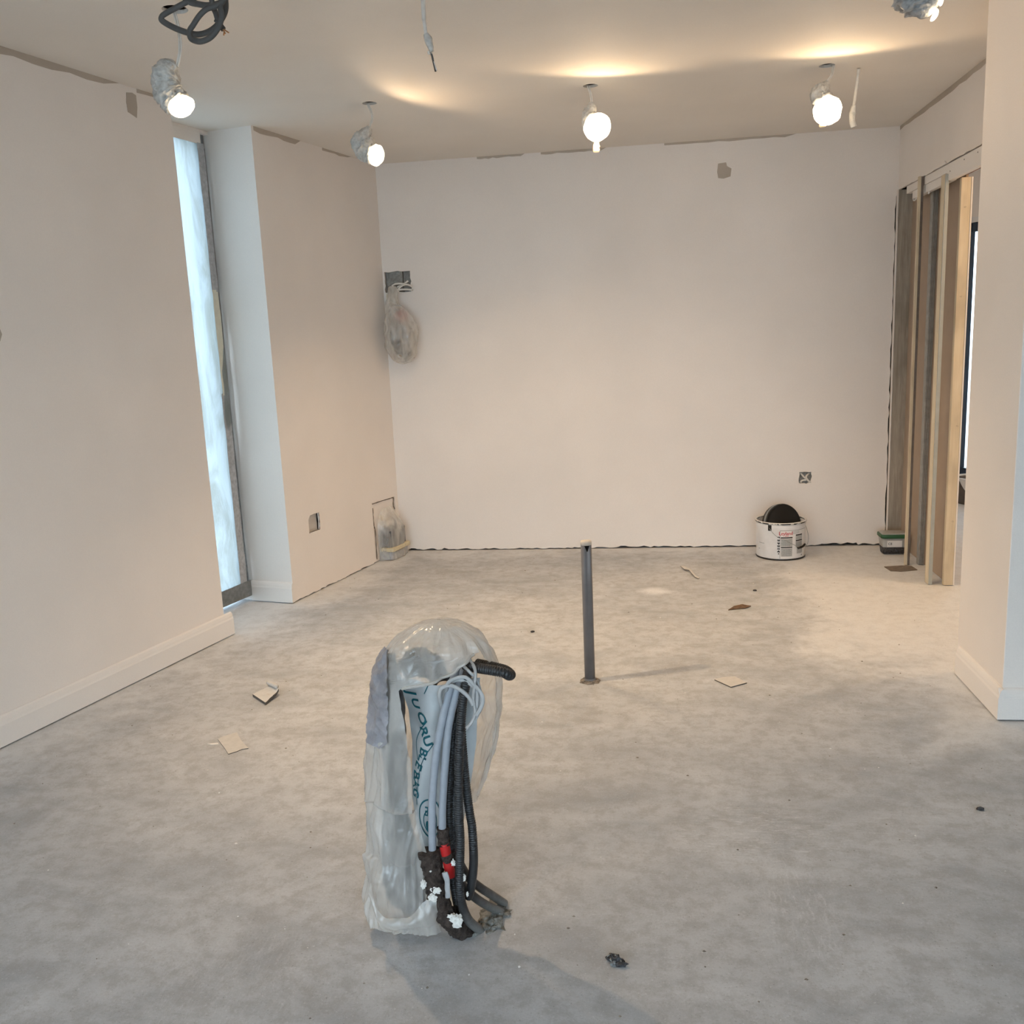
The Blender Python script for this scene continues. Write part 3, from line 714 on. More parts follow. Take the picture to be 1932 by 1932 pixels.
tube('cable_tie', [(-1.1841,2.69,2.3159),(-1.1766,2.69,2.3125),(-1.1668,2.69,2.3144)], .004, M_GREYCABLE, cc, 6, 4)

# ------------------------------------------------------------------ grey waste pipe standing in the floor
px, py = -.2365, 3.59
pp = thing('waste_pipe', (px, py, 0), 'grey plastic waste pipe standing upright in the concrete floor', 'pipe')
v, f = lathe_vf([(.0, -.02), (.0215, -.02), (.0215, .578), (.0195, .580), (.0195, .50), (0, .50)], (px, py, 0), 32)
for i, q in enumerate(v):
    if q.z > .57:                                  # chipped notch in the near rim
        a = math.atan2(q.y-py, q.x-px)
        if abs(a + pi/2 - .25) < .62: v[i] = q - Vector((0, 0, .034*(1-abs(a+pi/2-.25)/.62)))
mk('pipe_wall', v, f, M_PIPE, pp, True)
v, f = lathe_vf([(0, .592), (.021, .590), (.0225, .584), (.0225, .574), (.021, .574)], (px, py, 0), 32); mk('end_cap', v, f, M_PIPECAP, pp, True)
v, f = lathe_vf([(.0222, .004), (.0245, .006), (.0245, .013), (.0222, .015)], (px, py, 0), 28); mk('collar', v, f, M_PIPE, pp, True)
V = []; Fc = []
for i, (r, z) in enumerate(((.020, .010), (.026, .009), (.034, .005), (.042, .001))):
    for k in range(36):
        a = 2*pi*k/36; w = 1+.28*noise.noise(Vector((math.cos(a)*3, math.sin(a)*3, 2)))*(i > 0)
        V.append((px+math.cos(a)*r*w, py+math.sin(a)*r*w, z*(1+.8*noise.noise(Vector((math.cos(a)*6, math.sin(a)*6, i))))))
for i in range(3):
    for k in range(36): Fc.append((i*36+k, i*36+(k+1)%36, (i+1)*36+(k+1)%36, (i+1)*36+k))
mk('mortar_ring', V, Fc, M_SOIL, pp, True)

# ------------------------------------------------------------------ cable bundle coming up through the floor
cb = thing('floor_cable_bundle', (-.42, 1.97, 0), 'bundle of black conduits, blue grey cables and insulated pipe rising from the floor', 'cables')
def ribbed(i, n): return 0
def conduit(pts, r, smooth_tail=0.0, label=None, smooth_head=0.0):
    P = resample(smoothpts(pts, 12), .00125); N = len(P)
    def rad(i, n):
        s = i*.00125; rem = (N-1-i)*.00125
        k = 1.0
        if smooth_tail: k = max(0.0, min(1.0, (rem-smooth_tail)/.08))
        return r*(1 - .20*k*(0.5-0.5*math.cos(2*pi*s/.0056))**1.5)
    V, Fc = tube_vf(P, rad, 14)
    o = mk('conduit', V, Fc, M_CONDUIT, cb, True)
    if label: o['label'] = label
    return o
conduit([(-0.3985,1.93,0.671),(-0.3982,1.9,0.6625),(-0.4047,1.9,0.6302),(-0.4112,1.9,0.6001),(-0.42,1.9,0.5268),(-0.4273,1.9,0.4474),(-0.4335,1.9,0.3392),(-0.4342,1.9,0.2704),(-0.4395,1.9,0.1965),(-0.4416,1.9,0.1585),(-0.4405,1.905,0.1048),(-0.4308,1.925,0.0488),(-0.4117,1.955,0.0021),(-0.4006,1.98,-0.0308)], .0110, .16)
conduit([(-0.4262,1.95,0.5919),(-0.4215,1.925,0.5),(-0.4201,1.925,0.4351),(-0.4185,1.925,0.3959),(-0.4135,1.925,0.326),(-0.4095,1.925,0.2848),(-0.4106,1.925,0.2012),(-0.4197,1.925,0.1379),(-0.4309,1.94,0.1)], .0105, .12)
conduit([(-0.4344,1.96,0.6134),(-0.4403,1.945,0.5423),(-0.453,1.945,0.4508),(-0.4646,1.945,0.3577),(-0.468,1.945,0.2767),(-0.4676,1.945,0.1948),(-0.4646,1.945,0.1118),(-0.4597,1.955,0.0492)], .0105, 0)
conduit([(-0.4359,1.95,0.4619),(-0.4519,1.95,0.3554),(-0.459,1.95,0.2742),(-0.4585,1.95,0.1921),(-0.4554,1.95,0.109)], .009, 0)
conduit([(-0.4551,1.94,0.1709),(-0.4445,1.95,0.1207),(-0.4208,1.97,0.0778),(-0.398,2,0.0376),(-0.3701,2.03,0.0013)], .0105, .5)
conduit([(-0.4536,1.97,0.1662),(-0.4371,1.98,0.1242),(-0.4152,2,0.0869),(-0.3918,2.03,0.0468),(-0.3663,2.06,0.0047)], .0105, .5)
conduit([(-0.4262,1.97,0.6634),(-0.3969,1.93,0.6798),(-0.3682,1.905,0.6844),(-0.336,1.89,0.6853),(-0.312,1.885,0.6825),(-0.3022,1.895,0.6727),(-0.3025,1.92,0.6656),(-0.3192,1.945,0.666),(-0.3481,1.96,0.6677),(-0.3882,1.98,0.6677)], .0118, 0, 'black conduit bent into a short loop at the top')
for pts in ([(-0.4273,1.94,0.6695),(-0.4297,1.925,0.6589),(-0.4423,1.912,0.6249),(-0.4646,1.912,0.5461),(-0.4823,1.912,0.466),(-0.4953,1.912,0.3742),(-0.5001,1.912,0.3171),(-0.5042,1.912,0.2297)], [(-0.4137,1.945,0.6678),(-0.415,1.93,0.6571),(-0.4267,1.918,0.6227),(-0.4483,1.918,0.5437),(-0.4603,1.918,0.4636),(-0.4719,1.918,0.3717),(-0.4762,1.918,0.3279),(-0.4793,1.918,0.2756)]):
    tube('power_cable', pts, .0090, M_BLUEGREY, cb, 14, 10)
for pts in ([(-0.4101,1.93,0.6809),(-0.3903,1.895,0.6805),(-0.3769,1.895,0.6647),(-0.3687,1.895,0.6401),(-0.3676,1.895,0.6153),(-0.3751,1.895,0.584),(-0.3831,1.895,0.5676)],
            [(-0.3937,1.93,0.6935),(-0.3752,1.89,0.6813),(-0.3829,1.89,0.6233),(-0.3813,1.89,0.586),(-0.3896,1.89,0.5647),(-0.4024,1.89,0.5494)],
            [(-0.4625,1.93,0.5741),(-0.4593,1.888,0.6195),(-0.4543,1.888,0.6419),(-0.4347,1.888,0.6508),(-0.4137,1.888,0.6423),(-0.3932,1.888,0.624),(-0.3836,1.888,0.6043)],
            [(-0.4584,1.93,0.6022),(-0.4376,1.886,0.6552),(-0.419,1.886,0.6677),(-0.3975,1.886,0.6704),(-0.3817,1.886,0.6558),(-0.3661,1.886,0.6375),(-0.3612,1.886,0.6166),(-0.3695,1.886,0.5942),(-0.3784,1.886,0.5816)],
            [(-0.4519,1.93,0.6302),(-0.423,1.892,0.6604),(-0.4016,1.892,0.6594),(-0.3821,1.892,0.646),(-0.3748,1.892,0.6263),(-0.3775,1.892,0.5977)]):
    tube('thin_cable', pts, .0048, M_THINCABLE, cb, 8, 10, .6)
ring = [Vector((-.462 + .036*math.cos(a), 1.972 + .004*math.sin(3*a), .600 + .040*math.sin(a))) for a in [2*pi*i/24 for i in range(25)]]
tube('coiled_hose', ring, .010, M_CONDUIT, cb, 10, 3)
# brown insulated pipe at the foot, second collar and red sleeve higher up
ip = smoothpts([(-0.5085,1.905,0.2364),(-0.5075,1.905,0.2108),(-0.5033,1.905,0.1771),(-0.4956,1.905,0.1159),(-0.4769,1.915,0.0589),(-0.4512,1.94,0.0091),(-0.4316,1.965,-0.0218)], 16)
V, Fc = tube_vf(ip, lambda i, n: .0235*(1.06 if i < 12 else 1.0)*(1 - .25*max(0, i/n-.7)), 26, 1.0, .30, 95)
sl = mk('pipe_insulation', V, Fc, M_INSUL, cb, True); sl['label'] = 'ragged brown fibre insulation'
def blob(c, r, m, parent, name, sc=(1,1,1), nz=.5, seed=0, sub=2):
    bm = bmesh.new(); bmesh.ops.create_icosphere(bm, subdivisions=sub, radius=1)
    V = []
    for q in bm.verts:
        w = 1+nz*noise.noise(q.co*2.3+Vector((seed*3.1, seed, 0)))
        V.append(Vector(c)+Vector((q.co.x*sc[0], q.co.y*sc[1], q.co.z*sc[2]))*r*w)
    F_ = [tuple(v.index for v in f.verts) for f in bm.faces]; bm.free()
    return mk(name, V, F_, m, parent, False)
for i, (q, r, sc) in enumerate((([(-0.5227,1.882,0.1651)][0], .008, (.8,.5,1.4)), ([(-0.4946,1.882,0.1515)][0], .010, (1.2,.5,.8)), ([(-0.5028,1.88,0.1334)][0], .011, (1,.5,.9)),
                                ([(-0.4509,1.89,0.0691)][0], .016, (.9,.5,1.0)), ([(-0.4623,1.888,0.0823)][0], .007, (1.3,.5,.8)), ([(-0.5035,1.88,0.2036)][0], .003, (1,.5,1.6)),
                                ([(-0.4524,1.895,0.2152)][0], .006, (.8,.6,1.3)), ([(-0.4294,1.9,0.1753)][0], .006, (.6,.6,1.5)), ([(-0.423,1.895,0.1368)][0], .004, (.7,.6,1.6)), ([(-0.41,1.93,0.1722)][0], .007, (.6,.6,1.3)))):
    blob(q, r*.95, M_BLOB, sl, 'plaster_splash', sc, .75, i, 3)
tube('insulation_collar', [(-0.4785,1.918,0.2891),(-0.4778,1.918,0.2717),(-0.4766,1.918,0.2488)], .0145, M_INSUL, cb, 18, 8, 1, nz=.3, nzs=90)
rs = tube('red_sleeve', [(-0.4757,1.915,0.2533),(-0.4724,1.915,0.2237),(-0.4679,1.915,0.1914),(-0.4664,1.925,0.1661)], .0122, M_RED, cb, 18, 8)
tube('sleeve_band', [(-0.4719,1.913,0.225),(-0.4698,1.913,0.2169),(-0.4684,1.913,0.2089)], .0138, M_INSUL, rs, 18, 4, 1, nz=.25, nzs=80)
tube('foil_strip', [(-0.4706,1.882,0.1984),(-0.4645,1.882,0.1744),(-0.467,1.882,0.1527),(-0.4656,1.882,0.1339)], .0065, M_TAPE, cb, 8, 8, .4, nz=.5, nzs=60)
# spalled concrete where they go into the slab
for i in range(22):
    a = random.uniform(0, 2*pi); rr = random.uniform(.004, .036)
    q = Vector([(-0.3845,2.0033,0)][0]) + Vector((math.cos(a)*rr*1.0, math.sin(a)*rr*1.5, .004))
    blob(q, random.uniform(.006, .014), M_CEMENT, cb, 'cement_lump', (1.2, 1, .7), .9, i, 1)
blob([(-0.3891,2.0156,0)][0], .036, M_CEMENT, cb, 'cement_lump', (.9, 1.7, .28), .9, 21, 3)
blob([(-0.4455,1.9615,0)][0], .030, M_CEMENT, cb, 'cement_lump', (1.3, 1, .25), .8, 40)

# ------------------------------------------------------------------ printed sack wrapped behind the cables
sk = thing('printed_sack', (-.47, 1.985, .09), 'pale grey sack with teal lettering wrapped behind the cables', 'sack')
rowsL = [(-0.5749,1.985,0.628),(-0.5741,1.985,0.6019),(-0.5628,1.985,0.5427),(-0.5574,1.985,0.4695),(-0.5605,1.985,0.4019),(-0.5637,1.985,0.3336),(-0.5534,1.985,0.251),(-0.5416,1.985,0.1674)]
rowsR = [(-0.3849,1.985,0.6298),(-0.3862,1.985,0.604),(-0.3929,1.985,0.5453),(-0.3992,1.985,0.4726),(-0.4115,1.985,0.4056),(-0.4266,1.985,0.3376),(-0.4465,1.985,0.2547),(-0.4772,1.985,0.17)]
def sack_pt(u, v, off=0.0):
    f = min(max(v, 0), .9999)*(len(rowsL)-1); k = int(f); t = f-k
    a = Vector(rowsL[k]).lerp(Vector(rowsL[k+1]), t); b = Vector(rowsR[k]).lerp(Vector(rowsR[k+1]), t)
    p = a.lerp(b, u)
    w = -.030*math.sin(pi*u) + .012*math.sin(u*9 + v*5) + .006*noise.noise(Vector((u*5, v*9, 1)))
    return p + Vector((0, w - off, 0))
V = []; Fc = []; nu, nv = 28, 60
for j in range(nv+1):
    for i in range(nu+1): V.append(sack_pt(i/nu, j/nv))
for j in range(nv):
    for i in range(nu): a = j*(nu+1)+i; Fc.append((a, a+1, a+nu+2, a+nu+1))
mk('sack_sheet', V, Fc, M_SACK, sk, True)
# lettering printed on the sack: placed in sack coordinates (u across, v down)
SW, SHt = .178, .42
def on_sack(vf, u, v, rot, sx=1.0):
    c, s = math.cos(rot), math.sin(rot)
    return [sack_pt(u + (p.x*sx*c - p.y*s)/SW, v - (p.x*sx*s + p.y*c)/SHt, .0016) for p in vf[0]], vf[1]
parts = []
for txt, u, v, rot, sz in (('J', .125, .165, -1.50, .036), ('U', .165, .218, -1.35, .032), ('O', .25, .285, -1.15, .034), ('RU', .285, .372, -1.25, .033),
                           ('BL', .215, .470, -1.85, .032), ('E', .145, .530, -1.90, .032), ('BAG', .10, .635, -1.62, .031)):
    if sz > .001: parts.append(on_sack(text_vf(txt, sz, .95, .026), u, v, rot))
parts.append(on_sack(text_vf('CE', .024, .95, .012), .33, .765, 2.95))
parts.append(on_sack(text_vf('RU', .022, .95, .008), .80, .45, .15))
def sack_line(pts, w=.0022):
    P = smoothpts([Vector((u*SW, -v*SHt, 0)) for u, v in pts], 6); V = []; Fc = []
    for i, p in enumerate(P):
        t = (P[min(i+1, len(P)-1)]-P[max(i-1, 0)]).normalized(); n = Vector((-t.y, t.x, 0))*w/2
        for q in (p+n, p-n): V.append(sack_pt(q.x/SW, -q.y/SHt, .0014))
    for i in range(len(P)-1): Fc.append((2*i, 2*i+1, 2*i+3, 2*i+2))
    return V, Fc
parts += [sack_line(q) for q in ([(.41,.0),(.36,.10),(.34,.14)], [(.13,.50),(.10,.42),(.20,.35),(.34,.29)],
                                 [(.52,.33),(.50,.36),(.30,.45),(.19,.53),(.15,.60),(.14,.68)], [(.10,.62),(.13,.68),(.10,.74)])]
parts += [sack_line([(.33+.21*math.cos(a), .80+.088*math.sin(a)) for a in [2*pi*i/24 for i in range(25)]], .0035), sack_line([(.33+.13*math.cos(a), .815+.055*math.sin(a)) for a in [2*pi*i/20 for i in range(21)]], .003)]
for du in (-.055, .055):
    c = (.33+du, .835); ring_ = [(c[0]+.045*math.cos(a), c[1]+.028*math.sin(a)) for a in [2*pi*i/14 for i in range(14)]]
    parts.append(([sack_pt(u, v, .0016) for u, v in ring_], [tuple(range(14))]))
V, Fc = join(*parts)
pr = mk('printed_lettering', V, Fc, M_TEAL, sk)

# ------------------------------------------------------------------ clear bag pulled over the bundle
bgt = thing('clear_plastic_bag', (-.53, 1.99, .0), 'torn clear plastic bag draped over the cable bundle in the floor', 'bag')
PL = [(-0.4742,1.97,0.7722),(-0.522,1.97,0.7609),(-0.5661,1.97,0.7354),(-0.5964,1.97,0.6982),(-0.6171,1.97,0.6568),(-0.6271,1.97,0.6073),(-0.6409,1.97,0.5413),(-0.651,1.97,0.4745),(-0.6587,1.97,0.407),(-0.6651,1.97,0.3386),(-0.6676,1.97,0.2695),(-0.6652,1.97,0.2138),(-0.6771,1.97,0.1428),(-0.6852,1.97,0.071),(-0.6741,1.97,0.0211),(-0.6346,1.9,0.0331)]
PR = [(-0.4718,1.97,0.7722),(-0.4208,1.97,0.761),(-0.3855,1.97,0.7334),(-0.3628,1.97,0.6994),(-0.3476,1.97,0.6589),(-0.3426,1.97,0.6104),(-0.3494,1.97,0.5458),(-0.3624,1.97,0.4803),(-0.387,1.97,0.4136),(-0.4119,1.97,0.346),(-0.4475,1.97,0.2769),(-0.4738,1.97,0.221),(-0.483,1.97,0.151),(-0.4871,1.97,0.0804),(-0.4894,1.97,0.0404),(-0.4923,1.9,0.0462)]
YPX = [1172, 1181, 1202, 1230, 1262, 1300, 1350, 1400, 1450, 1500, 1550, 1590, 1640, 1690, 1722, 1752]
OPL = [(-0.3801,1.9,0.7119),(-0.4058,1.9,0.697),(-0.4334,1.9,0.6746),(-0.4766,1.9,0.6556),(-0.532,1.9,0.6438),(-0.5496,1.9,0.636),(-0.5411,1.9,0.5793),(-0.5323,1.9,0.5093),(-0.5353,1.9,0.4447),(-0.537,1.9,0.3793),(-0.5234,1.9,0.3004),(-0.5154,1.9,0.2472),(-0.5171,1.9,0.1796),(-0.5138,1.9,0.1114),(-0.5054,1.9,0.04)]
OPLy = [1222, 1233, 1250, 1265, 1274, 1281, 1330, 1400, 1450, 1500, 1560, 1600, 1650, 1700, 1752]
OPR = [(-0.3817,1.92,0.7047),(-0.3705,1.92,0.6899),(-0.356,1.92,0.6677),(-0.3474,1.92,0.6491),(-0.3431,1.92,0.6379),(-0.3411,1.92,0.6304),(-0.3465,1.92,0.5674),(-0.3617,1.92,0.5035),(-0.3833,1.92,0.4385),(-0.4096,1.92,0.383)]
OPRy = [1222, 1233, 1250, 1265, 1274, 1281, 1350, 1400, 1450, 1492]
def lin(xs, ys, x):
    if x <= xs[0]: return ys[0]
    for a, b, p, q in zip(xs, xs[1:], ys, ys[1:]):
        if x <= b: t = (x-a)/(b-a); return p+(q-p)*t
    return ys[-1]
XL = [p[0] for p in PL]; XR_ = [p[0] for p in PR]; ZZ = [(a[2]+b[2])/2 for a, b in zip(PL, PR)]
def bag_row(y):
    xl, xr, z = lin(YPX, XL, y), lin(YPX, XR_, y), lin(YPX, ZZ, y)
    cx, a = (xl+xr)/2, max((xr-xl)/2, .002)
    b = min(a*.95, .095) if y < 1500 else min(a*.85, .07)
    cy = 1.985 if y < 1450 else 1.985 - .025*min(1, (y-1450)/250)
    if y < 1222: ph0, ph1 = 0.0, 2*pi
    else:
        q = (cx - lin(OPLy, [p[0] for p in OPL], y))/a; ph0 = math.asin(max(-.97, min(.97, q)))
        if y < 1492: q = (lin(OPRy, [p[0] for p in OPR], y)-cx)/a; ph1 = 2*pi - math.asin(max(-.97, min(.97, q)))
        else:
            ph1 = 2*pi - 1.35 - .9*min(1, (y-1492)/60)
    if y < 1222: ph0, ph1 = bag_row.h0, bag_row.h0 + 2*pi
    return cx, cy, a, b, z, ph0, ph1
bag_row.h0 = 0
_, _, _, _, _, bag_row.h0, _ = bag_row(1222)
def bag_pt(y, s, off=0.0):
    cx, cy, a, b, z, p0, p1 = bag_row(y)
    ph = p0+(p1-p0)*s
    d = Vector((-math.sin(ph), -math.cos(ph), 0))
    w = Vector((cx*3, ph, y*.01))
    yy = y*.01
    ridge = lambda q: 1 - 2*abs(noise.noise(q))
    lo_ = min(1, max(0, (y-1300)/120))
    fold = .010*ridge(Vector((ph*1.7 + yy*.5, yy*.55 - ph*.6, 5))) - .006
    fold += .0065*ridge(Vector((ph*3.2 - yy*.7, yy*1.0 + ph*.8, 9))) + .0035*ridge(Vector((ph*7 + yy*.8, yy*2.0, 14)))
    fold += .006*lo_*ridge(Vector((ph*4.6 + 1.5*noise.noise(Vector((ph*2, yy*.6, 0))), yy*.22, 31)))
    k = min(1, (y-1172)/40)
    if y > 1600: fold += .008*math.sin(ph*3+y*.05)
    return Vector((cx+d.x*a, cy+d.y*b, z)) + d*(fold*k + off) + Vector((0, 0, .004*k*noise.noise(Vector((ph*3, y*.02, 2)))))
ys = [1172.5+i*(1752-1172.5)/200 for i in range(201)]; ns = 170
V = [bag_pt(y, i/ns) for y in ys for i in range(ns+1)]; Fc = []
for j in range(len(ys)-1):
    for i in range(ns): a = j*(ns+1)+i; Fc.append((a, a+1, a+ns+2, a+ns+1))
mk('bag_skin', V, Fc, M_BAG, bgt, True)
# the turned-up mouth of the bag at the bottom and the rolled hem over the opening
hem = [bag_pt(y, 0.0, .001) for y in range(1224, 1281, 3)]
tube('rolled_hem', hem, .0035, M_BAG, bgt, 7, 3)
cuff = smoothpts([(-0.6492,1.885,0.1629),(-0.6416,1.875,0.1219),(-0.6216,1.868,0.0892),(-0.5851,1.864,0.087),(-0.5529,1.868,0.0927),(-0.5223,1.875,0.1249),(-0.4941,1.885,0.1305)], 8)
low = smoothpts([(-0.6595,1.9,0.1183),(-0.6398,1.882,0.069),(-0.623,1.872,0.0492),(-0.582,1.868,0.0556),(-0.5383,1.872,0.0606),(-0.5086,1.88,0.0593),(-0.4926,1.89,0.089)], 8)
V = []; Fc = []
for i, (a, b) in enumerate(zip(cuff, low)):
    for j in range(7):
        t = j/6; p = a.lerp(b, t); V.append(p+Vector((0, -.012*math.sin(pi*t)+.005*noise.noise(p*60), 0)))
for i in range(len(cuff)-1):
    for j in range(6): a = i*7+j; Fc.append((a, a+1, a+8, a+7))
mk('turned_cuff', V, Fc, M_BAG, bgt, True)
# silver tape holding the bag on its left side
V = []; Fc = []; ty = [1216+i*2.3 for i in range(76)]
for j, y in enumerate(ty):
    for i in range(17):
        s = i/16
        cx, cy, a, b, z, p0, p1 = bag_row(y)
        xl = lin([1216, 1240, 1290, 1390], [742, 724, 712, 711], y); xr = lin([1216, 1232, 1240, 1300, 1375, 1390], [752, 753, 756, 757, 758, 742], y)
        x0 = -.53 + (xl-780)/808.0; x1 = -.53 + (xr-780)/808.0
        px0 = lin(YPX, XL, y) + (xl - lin(YPX, [p for p in [824,786,752,730,716,711,704,700,698,697,699,704,699,697,708,722]], y))/815.0
        X_ = px0 + (xr-xl)/815.0*s
        q = max(-.999, min(.999, (cx-X_)/a)); ph = math.asin(q)
        d = Vector((-math.sin(ph), -math.cos(ph), 0))
        V.append(Vector((cx+d.x*a, cy+d.y*b, z)) + d*(.012+.006*(1-2*abs(noise.noise(Vector((s*1.8, y*.035, 3)))))+.003*(1-2*abs(noise.noise(Vector((s*5+y*.03, y*.09, 8)))))))
for j in range(len(ty)-1):
    for i in range(16): a = j*17+i; Fc.append((a, a+1, a+18, a+17))
mk('tape_strip', V, Fc, plain('purple_grey_tape', (0.30, 0.295, 0.32), 0.32, 0.25, 26, bump=.5), bgt, True)['label'] = 'crumpled silver grey tape strip'

# grey and dark wrapped lengths seen dimly inside the bag
wr = thing('membrane_roll', (-.60, 2.0, .07), 'dark grey membrane roll seen through the clear plastic bag', 'roll')
crumpled('roll_body', [(-0.5995,2,0.681),(-0.6017,2,0.5956),(-0.604,2,0.4886),(-0.6076,2,0.3796),(-0.61,1.99,0.288),(-0.6053,1.985,0.2212),(-0.5954,1.98,0.1542),(-0.589,1.98,0.0904),(-0.5765,1.98,0.0379)], [.012, .026, .028, .026, .026, .034, .048, .046, .026], M_GREYWRAP, wr, .3, 24, 2)
crumpled('roll_top', [(-0.5671,1.99,0.6497),(-0.5278,1.99,0.6682),(-0.4969,1.99,0.658),(-0.4795,1.99,0.6335)], [.02, .034, .03, .018], M_GREYWRAP, wr, .3, 20, 6)

# ------------------------------------------------------------------ bag of cables hanging from the cut-out in the back wall
hb = thing('hanging_plastic_bag', (-1.58, 5.88, 1.55), 'crumpled clear bag of cable ends hanging from the cut-out in the back wall', 'bag')
hp = [(-1.5817,5.94,1.7364),(-1.5819,5.9,1.6785),(-1.5772,5.88,1.618),(-1.5452,5.86,1.5498),(-1.53,5.86,1.4661),(-1.5287,5.86,1.3825),(-1.51,5.86,1.2978),(-1.5017,5.86,1.2638)]
crumpled('bag_skin', hp, [.030, .032, .046, .085, .108, .100, .072, .03], M_WRAP, hb, .13, 56, 8, 14, 1.9, .035)
cbn = thing('bagged_cable_ends', (-1.56, 5.87, 1.45), 'grey cable ends and a red block inside the bag on the back wall', 'cables')
blob([(-1.5161,5.845,1.5615)][0], .048, M_PINK, cbn, 'red_block', (1.0, .6, .8), .25, 2)
for q in ([(-1.5518,5.85,1.5169),(-1.5366,5.85,1.4331),(-1.5101,5.85,1.3618),(-1.4823,5.85,1.3071)], [(-1.5249,5.85,1.5024),(-1.5021,5.85,1.4282),(-1.4786,5.85,1.3638),(-1.464,5.85,1.3197)], [(-1.5556,5.86,1.5005),(-1.5613,5.86,1.4174),(-1.5419,5.86,1.3428),(-1.4941,5.86,1.2736)], [(-1.5734,5.84,1.5178),(-1.5885,5.84,1.452),(-1.5787,5.84,1.3916),(-1.5485,5.84,1.3234)], [(-1.5517,5.85,1.417),(-1.5273,5.85,1.3659),(-1.5023,5.85,1.3213),(-1.4906,5.85,1.2872)]):
    tube('cable_end', q, .011, M_GREYCABLE if q[0][1] < 5.855 else M_TAPE_D, cbn, 8, 6)
for q in ([(-1.6042,5.93,1.7271),(-1.5774,5.93,1.759),(-1.5419,5.93,1.7671),(-1.4968,5.93,1.7615)], [(-1.5592,5.93,1.7183),(-1.5256,5.93,1.7497),(-1.4866,5.93,1.7577),(-1.4527,5.93,1.7427)], [(-1.5728,5.94,1.7127),(-1.553,5.94,1.7449),(-1.5172,5.94,1.7564),(-1.4806,5.94,1.781)], [(-1.5829,5.935,1.6997),(-1.5531,5.935,1.7248),(-1.5003,5.935,1.7288),(-1.4518,5.935,1.723)], [(-1.6087,5.92,1.7236),(-1.5824,5.92,1.7488),(-1.5557,5.92,1.7309),(-1.5429,5.92,1.7137)]):
    tube('white_cable', q, .006, M_FLEX, cbn, 7, 6)
sheet('wood_sliver', [(0,0),(.014,0),(.012,.17),(0,.175)], [], .01, lambda u,v,d: Vector((-1.632+u, YB-.012+d, 1.532+v)), M_MASKTAPE, cbn)

# ------------------------------------------------------------------ plastic-wrapped box set into the wall at the far left corner
bx = thing('wrapped_wall_box', LW(NB+.02, 5.24, 0), 'plastic wrapped grey box set into the wall by the far left corner', 'box')
sheet('board_lining', [(5.092,.004),(5.385,.004),(5.388,.382),(5.092,.388)], [], .010, lambda u,v,d: LW(NB-.010-d, u, v), M_WALL, bx)
for pts in ([(5.098,.386),(5.24,.384),(5.384,.380)], [(5.097,.36),(5.10,.25),(5.112,.2),(5.108,.02)], [(5.384,.375),(5.375,.33),(5.388,.30)]):
    tube('torn_edge', [LW(NB-.004, a, b) for a, b in pts], .003, M_MAT, bx, 6, 8, nz=.9, nzs=90)
bev_box('box_body', (NB-.008, 5.165, .012), (NB+.075, 5.375, .20), M_GREYWRAP, bx, .008, lambda p: LW(p.x, p.y, p.z))
bev_box('box_plinth', (NB-.008, 5.16, .005), (NB+.082, 5.380, .06), M_TAPE, bx, .004, lambda p: LW(p.x, p.y, p.z))
bev_box('tape_band', (NB-.008, 5.150, .060), (NB+.098, 5.386, .086), M_MASKTAPE, bx, .003, lambda p: LW(p.x, p.y, p.z))
V = []; Fc = []; nu, nv = 40, 44
for j in range(nv+1):
    for i in range(nu+1):
        s, q = i/nu, j/nv
        half = .132*(1 - .0*q) if q < .62 else .132*math.sqrt(max(0, 1-((q-.62)/.40)**2))
        t = 5.262 + (s*2-1)*half; z = .004 + .335*q
        bul = (1-abs(s*2-1)**4)
        dep = (.088 if q < .5 else .088*(1-((q-.5)/.52)**1.6*.95))*bul
        w = .010*noise.noise(Vector((t*22, z*9, 4))) + .002*math.sin(t*90+z*25)
        V.append(LW(NB+.004+dep+w*bul, t, z))
for j in range(nv):
    for i in range(nu): a = j*(nu+1)+i; Fc.append((a, a+1, a+nu+2, a+nu+1))
mk('plastic_wrap', V, Fc, M_WRAP, bx, True)

# ------------------------------------------------------------------ paint pail with a black lid stuck in it
pcx, pcy, pr_ = .822, 5.728, .1455
pail = thing('paint_pail', (pcx, pcy, 0), 'white metal paint pail with a printed label standing by the back wall', 'pail')
v, f = lathe_vf([(0, .006), (pr_-.006, .006), (pr_-.002, .003), (pr_-.001, .010), (pr_, .014), (pr_+.001, .20), (pr_+.004, .226), (pr_-.002, .226), (pr_-.004, .20), (pr_-.006, .014), (0, .013)], (pcx, pcy, 0), 64)
mk('pail_body', v, f, M_PAIL, pail, True)
v, f = lathe_vf([(pr_-.003, .222), (pr_+.006, .221), (pr_+.008, .227), (pr_+.004, .233), (pr_-.003, .232), (pr_-.005, .227), (pr_-.003, .222)], (pcx, pcy, 0), 64)
def rim_material():
    k = NT('smeared_pail_rim'); f_ = k.noise(k.coord(), 26, 4, 0.6)
    g = k.n('ShaderNodeNewGeometry'); sx = k.n('ShaderNodeSeparateXYZ'); k.l(g.outputs['Position'], sx.inputs[0])
    low = k.mrange(sx.outputs[2], .2292, .2278, 0, 1)
    k.col(k.mix(k.math('MULTIPLY', low, k.mrange(f_, .40, .48, 0, 1)), (0.70, 0.67, 0.64), (0.015, 0.015, 0.015)))
    k.b.inputs['Roughness'].default_value = .3; return k.m
mk('pail_rim', v, f, rim_material(), pail, True)
v, f = lathe_vf([(pr_-.004, .003), (pr_+.001, .003), (pr_+.0018, .007), (pr_-.001, .011)], (pcx, pcy, 0), 64); mk('base_ring', v, f, M_INK, pail, True)
